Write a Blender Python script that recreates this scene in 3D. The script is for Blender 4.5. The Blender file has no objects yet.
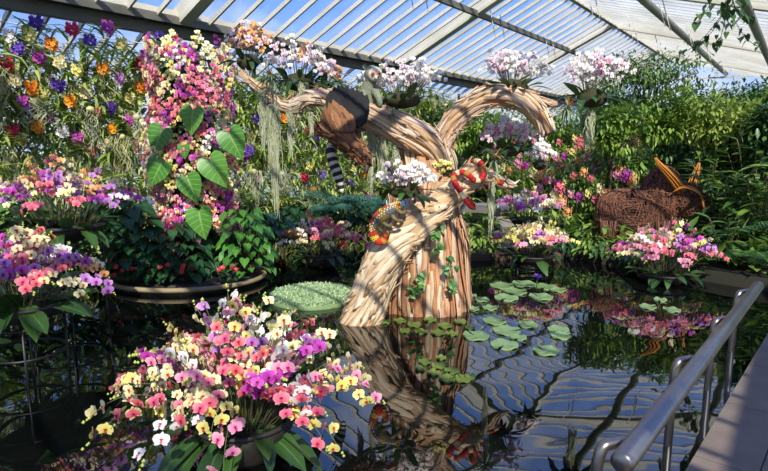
import bpy, math, random
import numpy as np
from mathutils import Matrix

rng = np.random.default_rng(11)
R = random.Random(5)
PI = math.pi
# ------------------------------------------------------------------ camera model (used to find where things stand)
FPX, CX, CY, PITCH, CAMZ = 560.0, 384.0, 235.5, math.radians(9.2), 1.8
CP, SP = math.cos(PITCH), math.sin(PITCH)
def ray(px, py):
    dx, dy = (px - CX) / FPX, -(py - CY) / FPX
    return np.array([dx, CP + dy * SP, -SP + dy * CP])
def at(px, py, Y):
    r = ray(px, py); return np.array([0, 0, CAMZ]) + r * (Y / r[1])
def on(px, py, z=0.0):
    r = ray(px, py); return np.array([0, 0, CAMZ]) + r * ((z - CAMZ) / r[2])
def pix(p):
    d = np.asarray(p, float) - np.array([0, 0, CAMZ])
    dep = d[1] * CP - d[2] * SP; up = d[1] * SP + d[2] * CP
    return CX + FPX * d[0] / dep, CY - FPX * up / dep, dep
AZ = math.radians(36.6)
LD = np.array([math.sin(AZ), math.cos(AZ), 0.0]); RD = np.array([math.cos(AZ), -math.sin(AZ), 0.0])
def us(u, s, z): return RD * u + LD * s + np.array([0, 0, z])
def nrm(v):
    v = np.asarray(v, float); return v / (np.linalg.norm(v) + 1e-12)
UP = np.array([0, 0, 1.0])

scene = bpy.context.scene
COL = scene.collection
def lin(c):
    return tuple((x / 255 / 12.92 if x / 255 <= .04045 else ((x / 255 + .055) / 1.055) ** 2.4) for x in c)

# ------------------------------------------------------------------ materials
class NT:
    def __init__(s, name):
        s.m = bpy.data.materials.new(name); s.m.use_nodes = True
        s.t = s.m.node_tree; s.t.nodes.clear(); s.out = s.t.nodes.new('ShaderNodeOutputMaterial')
    def n(s, typ, **kw):
        nd = s.t.nodes.new(typ)
        for k, v in kw.items():
            if k == 'ins':
                for kk, vv in v.items():
                    if hasattr(vv, 'is_output') or isinstance(vv, bpy.types.NodeSocket): s.t.links.new(vv, nd.inputs[kk])
                    else: nd.inputs[kk].default_value = vv
            else: setattr(nd, k, v)
        return nd
    def math(s, op, a, b=0.0, c=0.0):
        return s.n('ShaderNodeMath', operation=op, ins={0: a, 1: b, 2: c}).outputs[0]
    def mix(s, f, a, b, bt='MIX'):
        nd = s.n('ShaderNodeMix', data_type='RGBA', blend_type=bt)
        for i, v in ((0, f), (6, a), (7, b)):
            if isinstance(v, bpy.types.NodeSocket): s.t.links.new(v, nd.inputs[i])
            else: nd.inputs[i].default_value = (*v, 1) if isinstance(v, tuple) and len(v) == 3 else v
        return nd.outputs[2]
    def ramp(s, f, stops, interp='LINEAR'):
        nd = s.n('ShaderNodeValToRGB'); cr = nd.color_ramp; cr.interpolation = interp
        while len(cr.elements) < len(stops): cr.elements.new(.5)
        for e, (p, c) in zip(cr.elements, stops): e.position = p; e.color = (*c, 1)
        s.t.links.new(f, nd.inputs[0]); return nd.outputs[0]
    def q(s):
        a = s.n('ShaderNodeAttribute', attribute_name='q')
        x = s.n('ShaderNodeSeparateXYZ', ins={0: a.outputs['Vector']})
        return a.outputs['Vector'], x.outputs[0], x.outputs[1], x.outputs[2]
    def noise(s, scale, vec=None, detail=3, rough=.5):
        if vec is None: vec = s.n('ShaderNodeTexCoord').outputs['Object']
        return s.n('ShaderNodeTexNoise', ins={'Vector': vec, 'Scale': scale, 'Detail': detail, 'Roughness': rough}).outputs['Fac']
    def scalev(s, vec, k):
        return s.n('ShaderNodeVectorMath', operation='MULTIPLY', ins={0: vec, 1: k}).outputs[0]
    def rnd(s):
        """per-instance random: the mesh's own value plus the object's"""
        _, _, _, z = s.q(); o = s.n('ShaderNodeObjectInfo').outputs['Random']
        return s.math('FRACT', s.math('ADD', z, o))
    def bsdf(s, col, rough=.5, trans=0.0, bump=None, bstr=.3, bdist=.01, **kw):
        p = s.n('ShaderNodeBsdfPrincipled')
        def setin(k, v):
            if isinstance(v, bpy.types.NodeSocket): s.t.links.new(v, p.inputs[k])
            else: p.inputs[k].default_value = (*v, 1) if isinstance(v, tuple) and len(v) == 3 else v
        setin('Base Color', col); setin('Roughness', rough)
        for k, v in kw.items(): setin(k.replace('_', ' '), v)
        if bump is not None:
            b = s.n('ShaderNodeBump', ins={'Height': bump, 'Strength': bstr, 'Distance': bdist})
            s.t.links.new(b.outputs[0], p.inputs['Normal'])
        sh = p.outputs[0]
        if trans:
            t = s.n('ShaderNodeBsdfTranslucent')
            if isinstance(col, bpy.types.NodeSocket): s.t.links.new(col, t.inputs[0])
            else: t.inputs[0].default_value = (*col, 1)
            sh = s.n('ShaderNodeMixShader', ins={0: trans, 1: sh, 2: t.outputs[0]}).outputs[0]
        s.t.links.new(sh, s.out.inputs[0]); return s.m

MATS = {}
def petal(name, edge, mid, center, rough=.55):
    k = 'petal_' + name
    if k in MATS: return MATS[k]
    t = NT(k); _, qx, qy, _ = t.q(); r = t.rnd()
    c = t.ramp(qy, [(0, lin(center)), (.35, lin(mid)), (1, lin(edge))])
    vein = t.math('MULTIPLY', t.math('SINE', t.math('MULTIPLY', qx, 14.0)), .05)
    v = t.math('ADD', t.math('ADD', t.math('MULTIPLY', r, .3), .85), vein)
    hsv = t.n('ShaderNodeHueSaturation', ins={'Hue': t.math('ADD', t.math('MULTIPLY', r, .03), .485), 'Saturation': 1.0, 'Value': v, 'Color': c})
    MATS[k] = t.bsdf(hsv.outputs[0], rough, trans=.3); return MATS[k]
def plain(name, c, rough=.5, var=.0, scale=8, bump=0.0, metal=0.0, c2=None, trans=0.0, **kw):
    if name in MATS: return MATS[name]
    t = NT(name)
    if c2 is None: c2 = tuple(x * (1 - var) for x in c)
    n = t.noise(scale, detail=5)
    col = t.mix(n, lin(c), lin(c2))
    MATS[name] = t.bsdf(col, rough, trans, bump=n if bump else None, bstr=bump, Metallic=metal, **kw); return MATS[name]
def leafm(name, a, b, vein=None, rough=.38, trans=.22, ribs=0, spot=None):
    """leaf colours run from a to b leaf by leaf; optional paler midrib and side ribs"""
    if name in MATS: return MATS[name]
    t = NT(name); vec, qx, qy, _ = t.q(); r = t.rnd()
    n = t.noise(7.0, detail=2)
    f = t.math('ADD', t.math('MULTIPLY', r, .75), t.math('MULTIPLY', t.math('SUBTRACT', n, .35), .6))
    c = t.mix(t.math('MINIMUM', t.math('MAXIMUM', f, 0.0), 1.0), lin(a), lin(b))
    if vein:
        ax = t.math('ABSOLUTE', qx)
        m = t.math('LESS_THAN', ax, .07)
        if ribs:
            w = t.math('SINE', t.math('MULTIPLY', t.math('SUBTRACT', qy, t.math('MULTIPLY', ax, .18)), ribs))
            m = t.math('MAXIMUM', m, t.math('GREATER_THAN', w, .93))
        c = t.mix(t.math('MULTIPLY', m, .7), c, lin(vein))
    MATS[name] = t.bsdf(c, rough, trans); return MATS[name]
def bark(name, stops, fine=1.0):
    """bark: colour by strip (q.z), fibres along q.y"""
    if name in MATS: return MATS[name]
    t = NT(name); vec, qx, qy, qz = t.q()
    sc = t.scalev(vec, (90 * fine, 5, 37))
    n = t.noise(1.0, sc, 5, .65)
    n2 = t.noise(2.2, t.scalev(vec, (10, 2.5, 11)), 4)
    f = t.math('ADD', qz, t.math('MULTIPLY', t.math('SUBTRACT', n2, .5), .45))
    c = t.ramp(f, stops)
    k = t.ramp(n, [(.28, (.38, .33, .3)), (.5, (.9, .88, .86)), (.8, (1.1, 1.08, 1.05))])
    c = t.mix(1.0, c, k, 'MULTIPLY')
    MATS[name] = t.bsdf(c, .85, bump=n, bstr=.6, bdist=.012); return MATS[name]

# ------------------------------------------------------------------ mesh building
class MB:
    def __init__(s): s.V = []; s.L = []; s.S = []; s.M = []; s.Q = []; s.n = 0
    def raw(s, V, L, S, M=0, Q=None):
        V = np.asarray(V, float).reshape(-1, 3); L = np.asarray(L, int); S = np.asarray(S, int)
        s.V.append(V); s.L.append(L + s.n); s.S.append(S)
        s.M.append(np.full(len(S), M, int) if np.isscalar(M) else np.asarray(M, int))
        if Q is None: Q = np.zeros_like(V)
        s.Q.append(np.asarray(Q, float)); s.n += len(V); return s
    def faces(s, V, F, M=0, Q=None):
        return s.raw(V, [i for f in F for i in f], [len(f) for f in F], M, Q)
    def arr(s):
        return (np.concatenate(s.V), np.concatenate(s.L), np.concatenate(s.S), np.concatenate(s.M), np.concatenate(s.Q))
    def inst(s, T, Rm, sc, pos, rnd=None, matmap=None):
        """k copies of a template at once"""
        V, L, S, M, Q = T
        pos = np.asarray(pos, float).reshape(-1, 3); k = len(pos); Rm = np.asarray(Rm, float).reshape(-1, 3, 3)
        if k == 0: return s
        sc = np.asarray(sc, float)
        if sc.ndim == 0: sc = np.full((k, 3), float(sc))
        elif sc.ndim == 1: sc = np.repeat(sc[:, None], 3, 1)
        W = np.einsum('kij,knj->kni', Rm, V[None] * sc[:, None, :]) + pos[:, None, :]
        n = len(V)
        LL = (L[None] + (np.arange(k) * n)[:, None]).ravel()
        QQ = np.repeat(Q[None], k, 0).copy()
        if rnd is None: rnd = rng.random(k)
        QQ[:, :, 2] = (Q[None, :, 2] * .2 + np.asarray(rnd)[:, None])
        MM = M if matmap is None else np.asarray(matmap)[M]
        return s.raw(W.reshape(-1, 3), LL, np.tile(S, k), np.tile(MM, k), QQ.reshape(-1, 3))
    def tube(s, P, r, k=6, mat=0, rnd=None, cap=True, sq=None):
        P = np.asarray(P, float); n = len(P); r = np.broadcast_to(np.asarray(r, float), (n,))
        Fr = frames(P); a = np.arange(k) * 2 * PI / k + (PI / 4 if k == 4 else 0)
        ca, sa = np.cos(a), np.sin(a)
        if sq is not None: sa = sa * sq
        V = P[:, None, :] + r[:, None, None] * (ca[None, :, None] * Fr[:, 0][:, None, :] + sa[None, :, None] * Fr[:, 1][:, None, :])
        ln = np.concatenate([[0], np.cumsum(np.linalg.norm(np.diff(P, axis=0), axis=1))])
        Q = np.zeros((n, k, 3)); Q[:, :, 0] = np.abs(np.arange(k) / k * 2 - 1) * r.mean() * 3; Q[:, :, 1] = ln[:, None]
        Q[:, :, 2] = R.random() if rnd is None else rnd
        i = np.arange(n - 1)[:, None] * k; j = np.arange(k)[None]; j2 = (j + 1) % k
        F = np.stack([i + j, i + j2, i + k + j2, i + k + j], -1).reshape(-1)
        L = list(F); S = [4] * ((n - 1) * k)
        if cap:
            L += list(range(k))[::-1] + [(n - 1) * k + x for x in range(k)]; S += [k, k]
        return s.raw(V.reshape(-1, 3), L, S, mat, Q.reshape(-1, 3))
    def box(s, c, h, Rm=None, mat=0, rnd=0.0):
        V = np.array([[x, y, z] for x in (-1, 1) for y in (-1, 1) for z in (-1, 1)], float) * np.asarray(h, float)
        if Rm is not None: V = V @ np.asarray(Rm).T
        Q = np.zeros((8, 3)); Q[:, 2] = rnd
        return s.faces(V + np.asarray(c, float), [(0, 1, 3, 2), (4, 6, 7, 5), (0, 4, 5, 1), (2, 3, 7, 6), (0, 2, 6, 4), (1, 5, 7, 3)], mat, Q)
    def lathe(s, c, prof, k=32, mat=0, sy=1.0):
        P = np.asarray(prof, float); n = len(P); a = np.arange(k) * 2 * PI / k
        V = np.zeros((n, k, 3)); V[:, :, 0] = P[:, 0][:, None] * np.cos(a); V[:, :, 1] = P[:, 0][:, None] * np.sin(a) * sy; V[:, :, 2] = P[:, 1][:, None]
        V += np.asarray(c, float)
        i = np.arange(n - 1)[:, None] * k; j = np.arange(k)[None]; j2 = (j + 1) % k
        F = np.stack([i + j, i + j2, i + k + j2, i + k + j], -1).reshape(-1)
        return s.raw(V.reshape(-1, 3), list(F) + list(range(k))[::-1] + [(n - 1) * k + x for x in range(k)], [4] * ((n - 1) * k) + [k, k], mat)
    def ball(s, c, r, mat=0, k=8, Rm=None, rnd=0.0):
        n = k // 2 + 1; th = np.linspace(.12, PI - .12, n); a = np.arange(k) * 2 * PI / k
        V = np.stack([np.sin(th)[:, None] * np.cos(a), np.sin(th)[:, None] * np.sin(a), np.repeat(np.cos(th)[:, None], k, 1)], -1).reshape(-1, 3) * np.asarray(r, float)
        if Rm is not None: V = V @ np.asarray(Rm).T
        i = np.arange(n - 1)[:, None] * k; j = np.arange(k)[None]; j2 = (j + 1) % k
        F = np.stack([i + j, i + k + j, i + k + j2, i + j2], -1).reshape(-1)
        Q = np.zeros((len(V), 3)); Q[:, 2] = rnd
        return s.raw(V + np.asarray(c, float), list(F) + list(range(k)) + [(n - 1) * k + x for x in range(k)][::-1], [4] * ((n - 1) * k) + [k, k], mat, Q)
    def mesh(s, name, mats, off=None, smooth=True):
        V, L, S, M, Q = s.arr()
        if off is not None: V = V - np.asarray(off)
        me = bpy.data.meshes.new(name)
        me.vertices.add(len(V)); me.vertices.foreach_set('co', V.astype(np.float32).ravel())
        me.loops.add(len(L)); me.loops.foreach_set('vertex_index', L.astype(np.int32))
        me.polygons.add(len(S)); st = np.concatenate([[0], np.cumsum(S)[:-1]]).astype(np.int32)
        me.polygons.foreach_set('loop_start', st); me.polygons.foreach_set('material_index', M.astype(np.int32))
        me.polygons.foreach_set('use_smooth', np.full(len(S), smooth))
        me.update(calc_edges=True)
        at_ = me.attributes.new('q', 'FLOAT_VECTOR', 'POINT'); at_.data.foreach_set('vector', Q.astype(np.float32).ravel())
        for m in (mats if isinstance(mats, (list, tuple)) else [mats]): me.materials.append(m)
        return me
    def build(s, name, mats, parent=None, smooth=True):
        o = bpy.data.objects.new(name, s.mesh(name, mats, wl(parent), smooth)); COL.objects.link(o)
        if parent is not None: o.parent = parent
        return o

def frames(P):
    n = len(P); T = np.gradient(P, axis=0); T /= np.linalg.norm(T, axis=1)[:, None] + 1e-12
    out = np.zeros((n, 2, 3)); a = np.cross(T[0], UP)
    if np.linalg.norm(a) < .05: a = np.cross(T[0], [0, 1, 0])
    a = nrm(a)
    for i in range(n):
        a = nrm(a - T[i] * np.dot(a, T[i])); out[i, 0] = a; out[i, 1] = np.cross(T[i], a)
    return out
WL = {}
def wl(o):
    if o is None: return np.zeros(3)
    v = np.array(o.location[:]); return v + (wl(o.parent) if o.parent is not None else 0)
def tag(o, label=None, cat=None, group=None, kind=None):
    for k, v in (('label', label), ('category', cat), ('group', group), ('kind', kind)):
        if v: o[k] = v
    return o
def thing(name, label, cat, loc, group=None):
    o = bpy.data.objects.new(name, None); COL.objects.link(o); o.location = [float(x) for x in loc]; o.empty_display_size = .1
    return tag(o, label, cat, group)
def put(name, me, parent, pos, Rm=None, sc=1.0):
    """a copy that shares mesh data, placed in world coordinates under parent"""
    o = bpy.data.objects.new(name, me); COL.objects.link(o)
    p = np.asarray(pos, float) - wl(parent)
    M = np.eye(4); M[:3, :3] = (np.eye(3) if Rm is None else np.asarray(Rm)) * sc; M[:3, 3] = p
    if parent is not None: o.parent = parent
    o.matrix_basis = Matrix(M.tolist()); return o
def bez(p0, p1, p2, n):
    t = np.linspace(0, 1, n)[:, None]; return (1 - t) ** 2 * np.asarray(p0) + 2 * t * (1 - t) * np.asarray(p1) + t * t * np.asarray(p2)
def spline(P, n):
    """Catmull-Rom through the rows of P (any number of columns)"""
    P = np.asarray(P, float); m = len(P); E = np.vstack([2 * P[0] - P[1], P, 2 * P[-1] - P[-2]]); out = []
    for x in np.linspace(0, m - 1 - 1e-9, n):
        i = int(x); t = x - i; a, b, c, d = E[i:i + 4]
        out.append(.5 * (2 * b + (c - a) * t + (2 * a - 5 * b + 4 * c - d) * t * t + (3 * b - a - 3 * c + d) * t ** 3))
    return np.array(out)
def face_to(n, up=UP, roll=0.0):
    """columns x, y, z with z = n (flowers look along z)"""
    n = nrm(n); x = np.cross(up, n)
    x = nrm(x) if np.linalg.norm(x) > 1e-3 else np.array([1.0, 0, 0]); y = np.cross(n, x)
    c, s_ = math.cos(roll), math.sin(roll)
    return np.stack([x * c + y * s_, y * c - x * s_, n], 1)
def along(d, roll=0.0, up=UP):
    """columns x, y, z with y = d (leaves grow along y, upper side z)"""
    y = nrm(d); x = np.cross(y, up); x = nrm(x) if np.linalg.norm(x) > 1e-3 else np.array([1.0, 0, 0]); z = np.cross(x, y)
    c, s_ = math.cos(roll), math.sin(roll)
    return np.stack([x * c + z * s_, y, z * c - x * s_], 1)
def azel(a, e): return np.array([math.cos(a) * math.cos(e), math.sin(a) * math.cos(e), math.sin(e)])

def leaf(L, W, prof, na=5, nc=1, droop=0.0, fold=.2, mat=0, wave=0.0):
    V = []; Q = []; y = z = 0.0
    for i in range(na + 1):
        t = i / na; th = -droop * t
        if i: y += L / na * math.cos(th); z += L / na * math.sin(th)
        w = W / 2 * max(prof(t), .004)
        for j in range(-nc, nc + 1):
            u = j / nc
            V.append((u * w, y - z * 0, z + fold * abs(u) * w + wave * math.sin(t * 9 + u * 2) * abs(u))); Q.append((u, t, 0))
    c = 2 * nc + 1; F = [(i * c + j, i * c + j + 1, (i + 1) * c + j + 1, (i + 1) * c + j) for i in range(na) for j in range(c - 1)]
    return MB().faces(V, F, mat, Q).arr()
P_strap = lambda t: min(1, .55 + t * 1.5) * (1 - max(0, (t - .55) / .45) ** 2.2)
P_oval = lambda t: math.sin(PI * min(1, t * .93 + .07)) ** .7
P_blade = lambda t: (1 - t) ** .6 * min(1, .6 + 3 * t)
P_heart = lambda t: math.sqrt(max(0, 1 - ((t - .3) / .7) ** 2)) * (1 - .25 * t) if t > .3 else .86 + .14 * t / .3

def heart(L=1.0, W=.85):
    """heart leaf with two back lobes, petiole joint at origin, tip along +y, with a sag"""
    ring = [(0, -.0), (.12, -.16), (.3, -.2), (.45, -.08), (.5, .12), (.45, .36), (.31, .6), (.14, .82), (0, 1.0)]
    V = []; Q = []
    for k, (x, y) in enumerate(ring):
        for f in (0, .5, 1):
            yy = (y if True else 0)
            X = x * f * W / .5 / 2; zz = .18 * x * f - .22 * max(yy, 0) ** 2 + .03 * math.sin(yy * 16) * f
            yc = max(0, y) if f == 0 else y * f + max(0, y) * (1 - f)
            V.append((X, yc * L, zz * L)); Q.append((f, y, 0))
    n = len(ring); F = []
    for k in range(n - 1):
        for j in range(2): F.append((k * 3 + j, k * 3 + j + 1, k * 3 + j + 4, k * 3 + j + 3))
    V2 = [(-x, y, z) for x, y, z in V]; Q2 = [(-a, b, c) for a, b, c in Q]
    return MB().faces(V, F, 0, Q).faces(V2, [f[::-1] for f in F], 0, Q2).arr()
# ------------------------------------------------------------------ flowers
ORC = dict(
    white=((252, 250, 242), (250, 247, 236), (248, 236, 220), (222, 110, 130)),
    cream=((246, 240, 200), (244, 234, 170), (226, 205, 90), (206, 70, 80)),
    yellow=((240, 234, 150), (234, 224, 118), (214, 200, 70), (196, 70, 70)),
    salmon=((238, 146, 156), (226, 104, 122), (212, 70, 98), (186, 36, 80)),
    pink=((246, 180, 196), (238, 150, 176), (226, 110, 150), (190, 40, 110)),
    magenta=((206, 84, 188), (190, 58, 170), (160, 30, 134), (134, 14, 88)),
    lilac=((210, 156, 210), (194, 128, 198), (168, 74, 184), (150, 30, 110)),
    blush=((250, 234, 232), (246, 218, 224), (232, 166, 190), (200, 90, 140)),
    peach=((246, 196, 140), (242, 176, 104), (226, 150, 70), (180, 70, 50)),
    violet=((140, 96, 206), (112, 70, 190), (84, 44, 150), (70, 20, 110)),
    purple=((92, 50, 160), (80, 40, 150), (60, 24, 120), (50, 10, 90)),
    crimson=((218, 36, 96), (204, 20, 84), (170, 10, 70), (130, 6, 40)),
    orange=((250, 168, 30), (246, 146, 16), (226, 110, 10), (190, 60, 10)),
)
def omats(c):
    e, m, ce, lp = ORC[c]
    return [petal(c, e, m, ce), petal(c + '_lip', lp, lp, tuple(int(x * .8) for x in lp))]
STEM = leafm('orchid_stem', (70, 62, 40), (92, 98, 50), rough=.5, trans=0)
BUD = leafm('orchid_bud', (196, 200, 96), (150, 168, 70), rough=.5, trans=.1)
OLEAF = leafm('orchid_leaf', (28, 56, 26), (70, 106, 44), vein=(86, 120, 64), rough=.36)

def flower(seed, lp=False, round_=False):
    """moth orchid flower of radius 1 that looks along +z: two broad petals, three sepals, a three-lobed lip and column"""
    r = random.Random(seed); mb = MB(); na, nc = (2, 1) if lp else (4, 1)
    def pet(ang, L, W, tilt, z, prof, wave=.05):
        V, Lo, S, M, Q = leaf(L, W, prof, na, nc, droop=-.5, fold=-.12, wave=0 if lp else wave)
        ct, st = math.cos(tilt), math.sin(tilt); V = np.stack([V[:, 0], V[:, 1] * ct - V[:, 2] * st, V[:, 1] * st + V[:, 2] * ct + z], 1)
        a = ang - PI / 2; c, s = math.cos(a), math.sin(a)
        mb.raw(np.stack([V[:, 0] * c - V[:, 1] * s, V[:, 0] * s + V[:, 1] * c, V[:, 2]], 1), Lo, S, 0, Q)
    wide = lambda t: math.sin(PI * (.06 + .88 * t ** .85)) ** .55
    thin = lambda t: math.sin(PI * (.1 + .86 * t ** .9)) ** .7
    j = lambda k=.08: r.uniform(-k, k)
    if round_:
        for k in range(5): pet(PI / 2 + k * 2 * PI / 5 + j(), .95, .95, -.12 + j(.15), j(.03), wide)
    else:
        pet(PI / 2 + j(), .92, .62, -.3 + j(.15), -.04, thin)
        for s in (-1, 1): pet(PI / 2 + s * 2.25 + j(), .92, .56, -.26 + j(.15), -.05, thin)
        for s in (-1, 1): pet(PI / 2 + s * 1.3 + j(), 1.0, 1.12, -.1 + j(.15), .02, wide)
    if lp: mb.faces([(0, -.1, .22), (.2, -.3, .2), (0, -.5, .24), (-.2, -.3, .2), (0, -.28, .4)], [(0, 4, 1), (1, 4, 2), (2, 4, 3), (3, 4, 0)], 1, [(0, .5, 0)] * 5)
    else:
        for ang, L, W, ti in ((-PI / 2, .5, .34, .5), (PI - .5, .3, .26, .9), (.5, .3, .26, .9)):
            V, Lo, S, M, Q = leaf(L, W, thin, 2, 1, droop=.6)
            ct, st = math.cos(ti), math.sin(ti); V = np.stack([V[:, 0], V[:, 1] * ct - V[:, 2] * st, V[:, 1] * st + V[:, 2] * ct + .03], 1)
            a = ang - PI / 2; c, s = math.cos(a), math.sin(a)
            mb.raw(np.stack([V[:, 0] * c - V[:, 1] * s, V[:, 0] * s + V[:, 1] * c, V[:, 2]], 1), Lo, S, 1, Q)
        mb.ball((0, .06, .16), (.09, .12, .16), 1, 5)
    return mb.arr()
FT = [flower(k) for k in range(4)]; FL = [flower(20 + k, lp=True) for k in range(3)]
FV = [flower(40 + k, round_=True) for k in range(2)]; FVL = [flower(50 + k, True, True) for k in range(2)]
_fm = {}
def fmesh(col, k, kind='phal'):
    key = (col, k, kind)
    if key not in _fm:
        mb = MB(); mb.raw(*{'phal': FT, 'low': FL, 'vanda': FV}[kind][k]); _fm[key] = mb.mesh('flower_' + col, omats(col), smooth=True)
    return _fm[key]
LEAF_O = [leaf(1, .34, P_oval, 6, 1, droop=d, fold=.25) for d in (.5, 1.0, 1.5)]
LEAF_S = [leaf(1, .11, P_strap, 6, 1, droop=d, fold=.35) for d in (.6, 1.2, 1.9)]
LEAF_B = [leaf(1, .05, P_blade, 5, 1, droop=d, fold=.3) for d in (.5, 1.2, 1.9)]
LEAF_S0 = leaf(1, .5, P_oval, 2, 1, droop=.5, fold=.3)
LEAF_T = leaf(1, .42, P_oval, 2, 1, droop=.4, fold=.25)
HEART = heart()

def spikes(centre, base_r, W, D, H, n, nf, fs, colors, seed, low=False, dome=.55, tip_min=.05, side=None, zb=0.0, t0=.5, jit=.4):
    """stems arch from the pot to a dome of blooms: [(path, colour, [(pos, R, shape)...], bud positions)]"""
    r = random.Random(seed); out = []; names, wts = zip(*colors.items())
    for i in range(n):
        ph = (i * 2.39996 + r.uniform(-.3, .3)) % (2 * PI); rr = math.sqrt((i + .5) / n) * r.uniform(.86, 1.1)
        if side and not side(ph): ph += PI
        tip = centre + np.array([W * rr * math.cos(ph), D * rr * math.sin(ph), zb + H * (1 - dome * rr ** 1.7) * r.uniform(.74, 1.08)])
        b = centre + np.array([base_r * rr * math.cos(ph), base_r * rr * math.sin(ph), zb * .0])
        m = (b + tip) / 2 + np.array([W * .06 * rr * math.cos(ph), D * .06 * rr * math.sin(ph), H * (.22 + .22 * rr)])
        P = bez(b, m, tip, 12); c = r.choices(names, wts)[0]; fl = []
        for k in range(nf):
            t = t0 + (.97 - t0) * (k + r.uniform(-.2, .2)) / max(1, nf - 1); p = P[min(11, int(t * 11))] + (P[min(11, int(t * 11) + 1)] - P[min(11, int(t * 11))]) * (t * 11 % 1)
            d = nrm(P[-1] - P[-4]); hor = np.array([math.cos(ph), math.sin(ph), 0]); sd = nrm(np.cross(d, UP) + 1e-6) * (1 if k % 2 else -1)
            nn = nrm(hor * .75 + UP * .3 + sd * .5 + np.array([0, -.35, 0]) + np.array([r.uniform(-jit, jit) for _ in range(3)]))
            fl.append((p + sd * fs * .75 + nn * fs * .35, face_to(nn, roll=r.uniform(-.35, .35)), r.randrange(3 if low else 4)))
        bd = [P[-1] + nrm(P[-1] - P[-3]) * fs * (.25 + .45 * q_) + np.array([r.uniform(-.3, .3) for _ in range(3)]) * fs * .4 for q_ in range(3)]
        out.append((P, c, fl, bd))
    return out

def blooms(t, sp, fs, low=False, indiv=100, stem_r=.0035, eye=(0, 0, 1.8), buds=True):
    """spikes as parts; the flowers that show largest as sub-parts, the rest as one part"""
    allf = sorted(((np.linalg.norm(p - np.asarray(eye)), i, k) for i, s in enumerate(sp) for k, (p, _, _) in enumerate(s[2])))
    own = {(i, k) for _, i, k in allf[:indiv]}
    cols = sorted({s[1] for s in sp}); rest = MB(); nrest = 0
    for i, (P, c, fl, bd) in enumerate(sp):
        mb = MB(); mb.tube(P, np.linspace(stem_r, stem_r * .6, len(P)), 4 if low else 5, 0)
        if buds:
            for b in bd: mb.ball(b, fs * R.uniform(.16, .3), 1, 5, rnd=R.random())
        s_ = mb.build('flower_spike', [STEM, BUD], t)
        for k, (p, Rm, v) in enumerate(fl):
            sc = fs * R.uniform(.85, 1.15)
            if (i, k) in own: put('flower', fmesh(c, v, 'low' if low else 'phal'), s_, p, Rm, sc)
            else:
                rest.inst((FL if low else FT)[v], Rm, sc, p, matmap=[cols.index(c) * 2, cols.index(c) * 2 + 1]); nrest += 1
    if nrest:
        o = rest.build('blossoms', [m for c in cols for m in omats(c)], t); o['kind'] = 'stuff'

def rosette(t, centre, n, L, spread, seed, T=None, mat=None, el=(.1, 1.0), name='leaf', wide=1.0):
    r = random.Random(seed); T = T or LEAF_O
    ms = [MB().raw(*x).mesh('leaf_blade', mat or OLEAF) for x in T]
    for i in range(n):
        a = i * 2.39996 + r.uniform(-.3, .3); e = r.uniform(*el); rr = spread * math.sqrt((i + .5) / n)
        p = centre + np.array([rr * math.cos(a), rr * math.sin(a), r.uniform(-.02, .03)])
        o = put(name, r.choice(ms), t, p, along(azel(a, e), r.uniform(-.3, .3)) * np.array([wide, 1, 1]), L * r.uniform(.7, 1.15))

POTM = plain('dark_pot', (46, 40, 34), .6, .5, 14, .4)
WICK = plain('black_wire', (14, 14, 15), .45)
BASKET = None
def planter(name, label, group, px, py, Y, z0, bowl_r, bowl_h, W, D, H, n, nf, fs, colors, seed, nleaf, leafL, low=False, indiv=100, stand=False, dome=.55, leaf_el=(.0, .9), t0=.5, jit=.4, leaf_w=1.0):
    c = at(px, py, Y); c[2] = z0
    t = thing(name, label, 'orchid planter', c, group)
    b = MB(); b.lathe(c, [(bowl_r * .55, 0), (bowl_r * .8, bowl_h * .25), (bowl_r * .97, bowl_h * .7), (bowl_r, bowl_h * .97), (bowl_r * .93, bowl_h), (bowl_r * .9, bowl_h * .85), (.02, bowl_h * .8)], 36)
    b.build('bowl', POTM, t)
    rm = MB(); a = np.linspace(0, 2 * PI, 41)
    rm.tube(np.stack([c[0] + bowl_r * np.cos(a), c[1] + bowl_r * np.sin(a), np.full(41, c[2] + bowl_h)], 1), bowl_r * .055, 6, cap=False); rm.build('rim', POTM, t)
    if stand:
        for zz in (z0 - .02, z0 * .45):
            s = MB(); s.tube(np.stack([c[0] + bowl_r * .9 * np.cos(a), c[1] + bowl_r * .9 * np.sin(a), np.full(41, zz)], 1), .012, 6, cap=False); s.build('stand_ring', WICK, t)
        for k in range(4):
            an = k * PI / 2 + .5; p = c + np.array([bowl_r * .9 * math.cos(an), bowl_r * .9 * math.sin(an), 0])
            s = MB(); s.tube([p * [1, 1, 0] + [0, 0, -.3], p + [0, 0, 0]], .012, 6); s.build('stand_leg', WICK, t)
    top = c + np.array([0, 0, bowl_h * .85])
    rosette(t, top, nleaf, leafL, bowl_r * .95, seed + 1, el=leaf_el, wide=leaf_w)
    blooms(t, spikes(top, bowl_r * .7, W, D, H, n, nf, fs, colors, seed, low, dome, t0=t0, jit=jit), fs, low, indiv, stem_r=.0036 if not low else .0045)
    return t
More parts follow.
